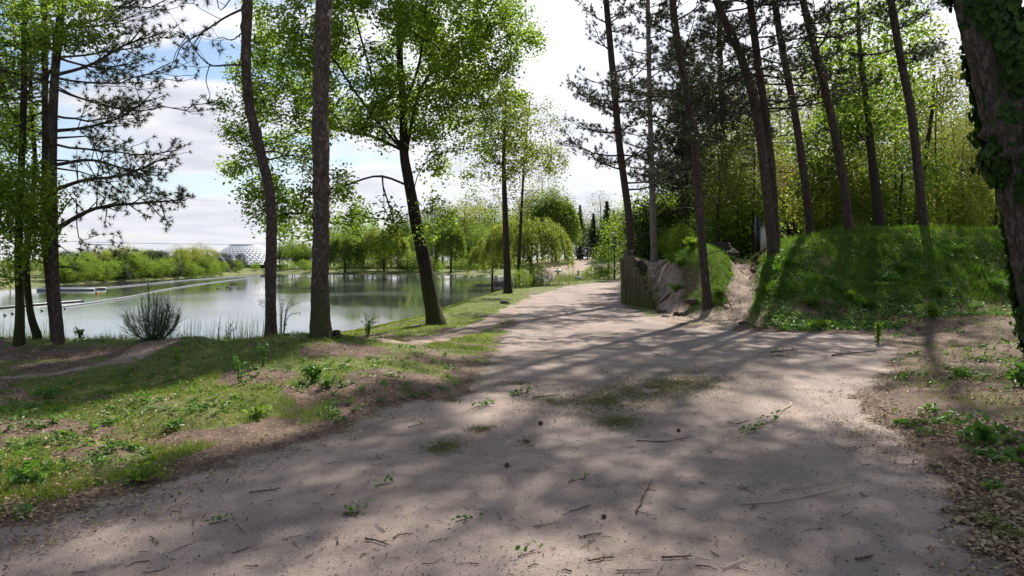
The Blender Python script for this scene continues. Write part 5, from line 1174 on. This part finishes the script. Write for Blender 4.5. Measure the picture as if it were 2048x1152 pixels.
glassmat = plain('smoked_glass', (.10, .12, .11), .12)
lamp_post()
def cream_post():
    b = G(1528, 25.5); h = P(0, 455, 25.5)[2] - b[2]; root = empty('utility_post', tuple(b), 'cream coloured utility box on the shoulder of the bank beside the close pair of pines', 'utility box', rz=.2)
    mb = MB(); mb.box((0, 0, h * .5), (.20, .16, h)); o = mb.obj('housing', M['cream'], root)
    mb = MB(); mb.box((0, 0, h + .02), (.24, .20, .04)); mb.obj('lid', M['greymetal'], root)
    mb = MB(); mb.box((.0, -.083, h * .45), (.15, .012, h * .7)); mb.obj('door', M['cream'], root)
    mb = MB(); mb.box((-.13, .18, h * .5 + .2), (.16, .14, h + .35)); mb.obj('back_box', M['blackmetal'], root)
cream_post()
def car():
    b = G(1597, 46); b[2] = P(0, 470, 46)[2]; b[2] = max(b[2] - .2, float(H(b[0], b[1]))); root = empty('parked_car', tuple(b), 'dark parked car half hidden behind the crest between pine trunks', 'car', rz=.15)
    paint = plain('dark_car_paint', (.02, .022, .03), .25, .3, .1); gl = plain('car_glass', (.03, .035, .04), .08); prof = [(-.9, .3), (.9, .3), (.92, .75), (.80, .92), (.62, 1.42), (-.62, 1.42), (-.80, .92), (-.92, .75)]
    mb = MB(); n = len(prof)
    for i, (y, s) in enumerate(((-2.1, .9), (-1.9, 1), (2.0, 1), (2.2, .9))): pass
    V = []; rows = [(-2.15, .86, .62), (-1.95, 1, .66), (-.9, 1, .68), (-.3, 1, 1), (1.5, 1, 1), (2.0, .98, .8), (2.1, .9, .6)]
    for (y, sx, sz) in rows:
        for (x, z) in prof: V.append((x * sx, y, z if z < .93 else .92 + (z - .92) * (sz - .6) / .4))
    q = [[i * n + j, i * n + (j + 1) % n, (i + 1) * n + (j + 1) % n, (i + 1) * n + j] for i in range(len(rows) - 1) for j in range(n)]
    mb.add(V, q, None); m = len(rows) - 1
    for r0 in (0, m): c = len(V); mb.add([V[r0 * n + j] for j in range(n)] + [(0, rows[r0][0], .7)], None, [[j, (j + 1) % n, n] for j in range(n)])
    mb.obj('body', paint, root)
    mb = MB(); mb.box((0, -.62, 1.15), (1.25, .04, .36), tilt=-.9); mb.obj('windscreen', gl, root)
    for sx in (-1, 1):
        mb = MB(); mb.box((sx * .62, -2.1, .72), (.34, .12, .16)); mb.obj('headlight', M['cream'], root)
        for yy_ in (-1.3, 1.4):
            mb = MB(); mb.tube([(sx * .72, yy_, .32), (sx * .93, yy_, .32)], .32, 18, True); w = mb.obj('wheel', M['blackmetal'], root, smooth=False)
        mb = MB(); mb.box((sx * 1.0, -.75, 1.0), (.2, .1, .14)); mb.obj('mirror', paint, root)
car()
def picnic(px, Y, rz, label):
    b = G(px, Y); root = empty('picnic_table', tuple(b), label, 'picnic table', 'picnic tables on the beach', rz)
    for nm, c, d in (('table_top', (0, 0, .85), (2.1, .8, .09)), ('bench_seat', (0, -.75, .5), (2.1, .3, .08)), ('bench_seat', (0, .75, .5), (2.1, .3, .08))):
        mb = MB(); mb.box(c, d); mb.obj(nm, M['wood'], root)
    for sx in (-1, 1):
        for sy in (-1, 1):
            mb = MB(); mb.tube([(sx * .8, sy * .7, 0), (sx * .8, sy * .2, .82)], .06, 5, True); mb.obj('leg', M['wood'], root)
        mb = MB(); mb.box((sx * .8, 0, .42), (.08, 1.6, .12)); mb.obj('crossbeam', M['wood'], root)
picnic(1166, 247, .1, 'left picnic table of the pair on the sandy beach across the inlet'); picnic(1180, 247, -.1, 'right picnic table of the pair on the sandy beach across the inlet')
mb = MB(); b = G(1160, 262); mb.box(b + [0, 0, .45], (2.4, .6, .9)); mb.box(b + [0, 0, .98], (2.7, .8, .14)); tag(obj_at(mb, 'bench', M['wood'], b, False), 'dark low bench behind the picnic tables on the beach', 'bench')
def jetty():
    p = P(1165, 541, 1); Y = FPX * (CAMH - ZW - .3) / (545 - HOR) * .97; b = np.array([(1165 - 1024) / FPX * Y, Y, ZW]); root = empty('jetty', tuple(b), 'small weathered wooden jetty in the inlet below the beach', 'jetty')
    mb = MB()
    for i in range(9): mb.box((-1.2 + i * .3, 0, .62 + .01 * (i % 2)), (.27, 2.6, .09))
    mb.obj('deck', M['wood'], root)
    for sx in (-1.1, 1.1):
        for sy in (-1.1, 1.1): mb = MB(); mb.tube([(sx, sy, -.6), (sx, sy, 1.0)], .11, 8, True); mb.obj('post', M['wood'], root)
jetty()
def white_post():
    Y = 150.; b = np.array([(1116 - 1024) / FPX * Y, Y, ZW]); root = empty('mooring_post', tuple(b), 'dark post with a rounded white top standing in the inlet', 'post')
    mb = MB(); mb.tube([(0, 0, -.5), (0, 0, 1.1)], .22, 10, True); mb.obj('post', M['wood'], root); mb = MB(); mb.blob((0, 0, 1.35), (.75, .5, .33), 2, .08); mb.obj('cap', M['cream'], root)
white_post()

# lake: booms, ski ramp, buoys, cable
def wp(px, py): Y = FPX * (CAMH - ZW) / (py - HOR); return np.array([(px - 1024) / FPX * Y, Y, ZW])
foam = plain('white_float', (.24, .25, .27), .5, 0, .1)
def boom(name, pix, r, mat, label, cat, dz=.05):
    pts = spline([wp(*p) for p in pix], 60); b = pts[0].copy(); pts[:, 2] += dz; mb = MB(); mb.tube(pts, r * (1 + .15 * (np.arange(60) % 2)), 8, True); return tag(obj_at(mb, name, mat, b, True), label, cat)
boom('floating_boom', [(-160, 634), (-60, 623), (40, 613), (165, 603)], .12, M['blackmetal'], 'dark floating boom on the lake seen between the left trunks', 'boom')
boom('float_line', [(185, 578), (270, 571), (360, 562), (440, 556), (520, 551)], .045, foam, 'pale float line on the lake nearer to the far treeline', 'float line')
boom('float_line', [(110, 616), (190, 605), (270, 592), (340, 578), (430, 565), (520, 554)], .045, foam, 'pale curved float line crossing the lake behind the broom bush', 'float line')
def ramp():
    b = wp(150, 580); root = empty('ski_ramp', tuple(b), 'low dark floating ramp near the far treeline at the left', 'ramp', rz=.15); mb = MB()
    V = [(-3.2, -1.5, .05), (2.4, -1.5, .05), (2.4, 1.5, .05), (-3.2, 1.5, .05), (-3.2, -1.5, .28), (2.4, -1.5, .12), (2.4, 1.5, .12), (-3.2, 1.5, .28)]
    mb.add(V, [[0, 3, 2, 1], [4, 5, 6, 7], [0, 1, 5, 4], [1, 2, 6, 5], [2, 3, 7, 6], [3, 0, 4, 7]]); mb.obj('deck', M['blackmetal'], root)
    for y in (-1.7, 1.7): mb = MB(); mb.tube([(-3.4, y, .1), (2.8, y, .1)], .18, 8, True); mb.obj('float', foam, root)
ramp()
orange = plain('orange_buoy', (.7, .18, .06), .4)
def buoy(px, py, r, mat, label, group=None):
    b = wp(px, py); mb = MB(); mb.blob(b + [0, 0, r * .4], r, 3, .02); mb.tube([b + [0, 0, r], b + [0, 0, r * 1.7]], r * .2, 6, True); tag(obj_at(mb, 'buoy', mat, b, True), label, 'buoy', group)
buoy(195, 588, .14, orange, 'orange buoy on the lake just right of the lake edge pine'); buoy(343, 563, .16, foam, 'white buoy beside the far float line')
buoy(435, 577, .12, M['blackmetal'], 'dark buoy on the open water, left of a pair', None); buoy(455, 575, .14, M['blackmetal'], 'dark buoy on the open water, right of a pair', None)
for px, py in ((10, 631), (25, 628), (42, 626), (62, 624), (84, 622), (130, 618)): buoy(px, py, .10, foam, 'tiny white float bobbing near the dark boom', 'small floats by the dark boom')
def cable():
    A, B = P(-420, 452, 150), P(546, 488, 205); f = np.linspace(0, 1, 40)[:, None]; pts = A + (B - A) * f + np.array([0, 0, -1.2]) * (4 * f * (1 - f)); mb = MB(); mb.tube(pts, .045, 5); tag(obj_at(mb, 'overhead_cable', M['blackmetal'], A, True), 'thin water ski cable strung across the sky over the lake', 'cable')
    b = G(462, 178); T = P(438, 506, 178); root = empty('cable_mast', tuple(b), 'thin leaning lattice mast on the shore at the left of the white dome', 'mast')
    for dx in (-.35, .35): mb = MB(); mb.tube([b + [dx, 0, 0], T + [dx * .3, 0, 0]], .07, 5, True); mb.obj('rail', M['greymetal'], root, b)
    mb = MB()
    for i in range(10): a = b + (T - b) * i / 10; c = b + (T - b) * (i + 1) / 10; s = 1 if i % 2 else -1; mb.tube([a + [.35 * s * (1 - i * .06), 0, 0], c - [.35 * s * (1 - i * .06), 0, 0]], .035, 4)
    mb.obj('bracing', M['greymetal'], root, b)
cable()
def dome():
    Y0 = 236.; cx = (491 - 1024) / FPX * Y0; zb, zt = P(0, 529, Y0)[2], P(0, 492, Y0)[2]; Rr = 82 * Y0 / FPX; b = G(494, Y0); root = empty('dome_building', tuple(b), 'white glazed dome building beyond the lake', 'building')
    glz = plain('dome_glazing', (.26, .29, .33), .25, 0, .15, 2); wh = plain('white_frame', (.78, .79, .8), .5, 0, .05)
    rg, sg = 9, 40; f0 = .36
    def pt(i, j, dr=0): f = f0 + (1 - f0) * i / rg; a = 6.283 * j / sg; zz = zb + (zt - zb) * (1 - ((f - f0) / (1 - f0)) ** 1.12 * 1.0); return np.array([cx + math.cos(a) * (Rr * f + dr), Y0 + math.sin(a) * (Rr * f + dr), zz + dr])
    mb = MB(); V = [pt(i, j) for i in range(rg + 1) for j in range(sg)]
    mb.add(V, [[i * sg + j, i * sg + (j + 1) % sg, (i + 1) * sg + (j + 1) % sg, (i + 1) * sg + j] for i in range(rg) for j in range(sg)]); mb.obj('roof', glz, root, b)
    mb = MB()
    for i in range(rg + 1): mb.tube([pt(i, j, .06) for j in range(sg + 1)], .17, 5)
    for j in range(sg): mb.tube([pt(i, j + i * .5, .06) for i in range(rg + 1)], .13, 4)
    for j in range(sg): mb.tube([pt(i, j - i * .5, .06) for i in range(rg + 1)], .13, 4)
    mb.obj('ribs', wh, root, b)
    mb = MB(); mb.tube([(cx, Y0, zt - .25), (cx, Y0, zt + .35)], Rr * f0 * 1.04, 32, True); mb.obj('crown_ring', M['greymetal'], root, b)
    mb = MB(); mb.tube([(cx, Y0, b[2] - .5), (cx, Y0, zb)], Rr * .97, 40, True); mb.obj('wall', M['blackmetal'], root, b)
dome()
def small_tower():
    Y0 = 240.; b = G(943, Y0); root = empty('climbing_tower', tuple(b), 'green framed tower with dark netting among the trees beyond the lake', 'tower'); gm = plain('green_steel', (.03, .20, .14), .5); zt = P(0, 449, Y0)[2] - b[2]
    for sx in (-1, 1):
        for sy in (-1, 1): mb = MB(); mb.tube([(sx * 1.4, sy * 1.2, 0), (sx * 1.4, sy * 1.2, zt)], .13, 6, True); mb.obj('post', gm, root)
    mb = MB(); mb.box((0, 0, zt * .72), (2.5, 2.1, zt * .45)); mb.obj('netting', M['blackmetal'], root); mb = MB(); mb.box((0, 0, zt + .1), (3.1, 2.7, .2)); mb.obj('roof', M['greymetal'], root)
small_tower()
def tall_pole():
    Y0 = 212.; b = G(866, Y0); zt = P(0, 402, Y0)[2] - b[2]; root = empty('floodlight_pole', tuple(b), 'tall grey pole rising above the trees beyond the lake', 'pole'); mb = MB(); mb.tube([(0, 0, 0), (0, 0, zt)], [.3, .2], 8, True); mb.obj('pole', M['greymetal'], root); mb = MB(); mb.box((0, 0, zt), (.55, .4, 1.6)); mb.obj('lamp_head', M['blackmetal'], root)
tall_pole()
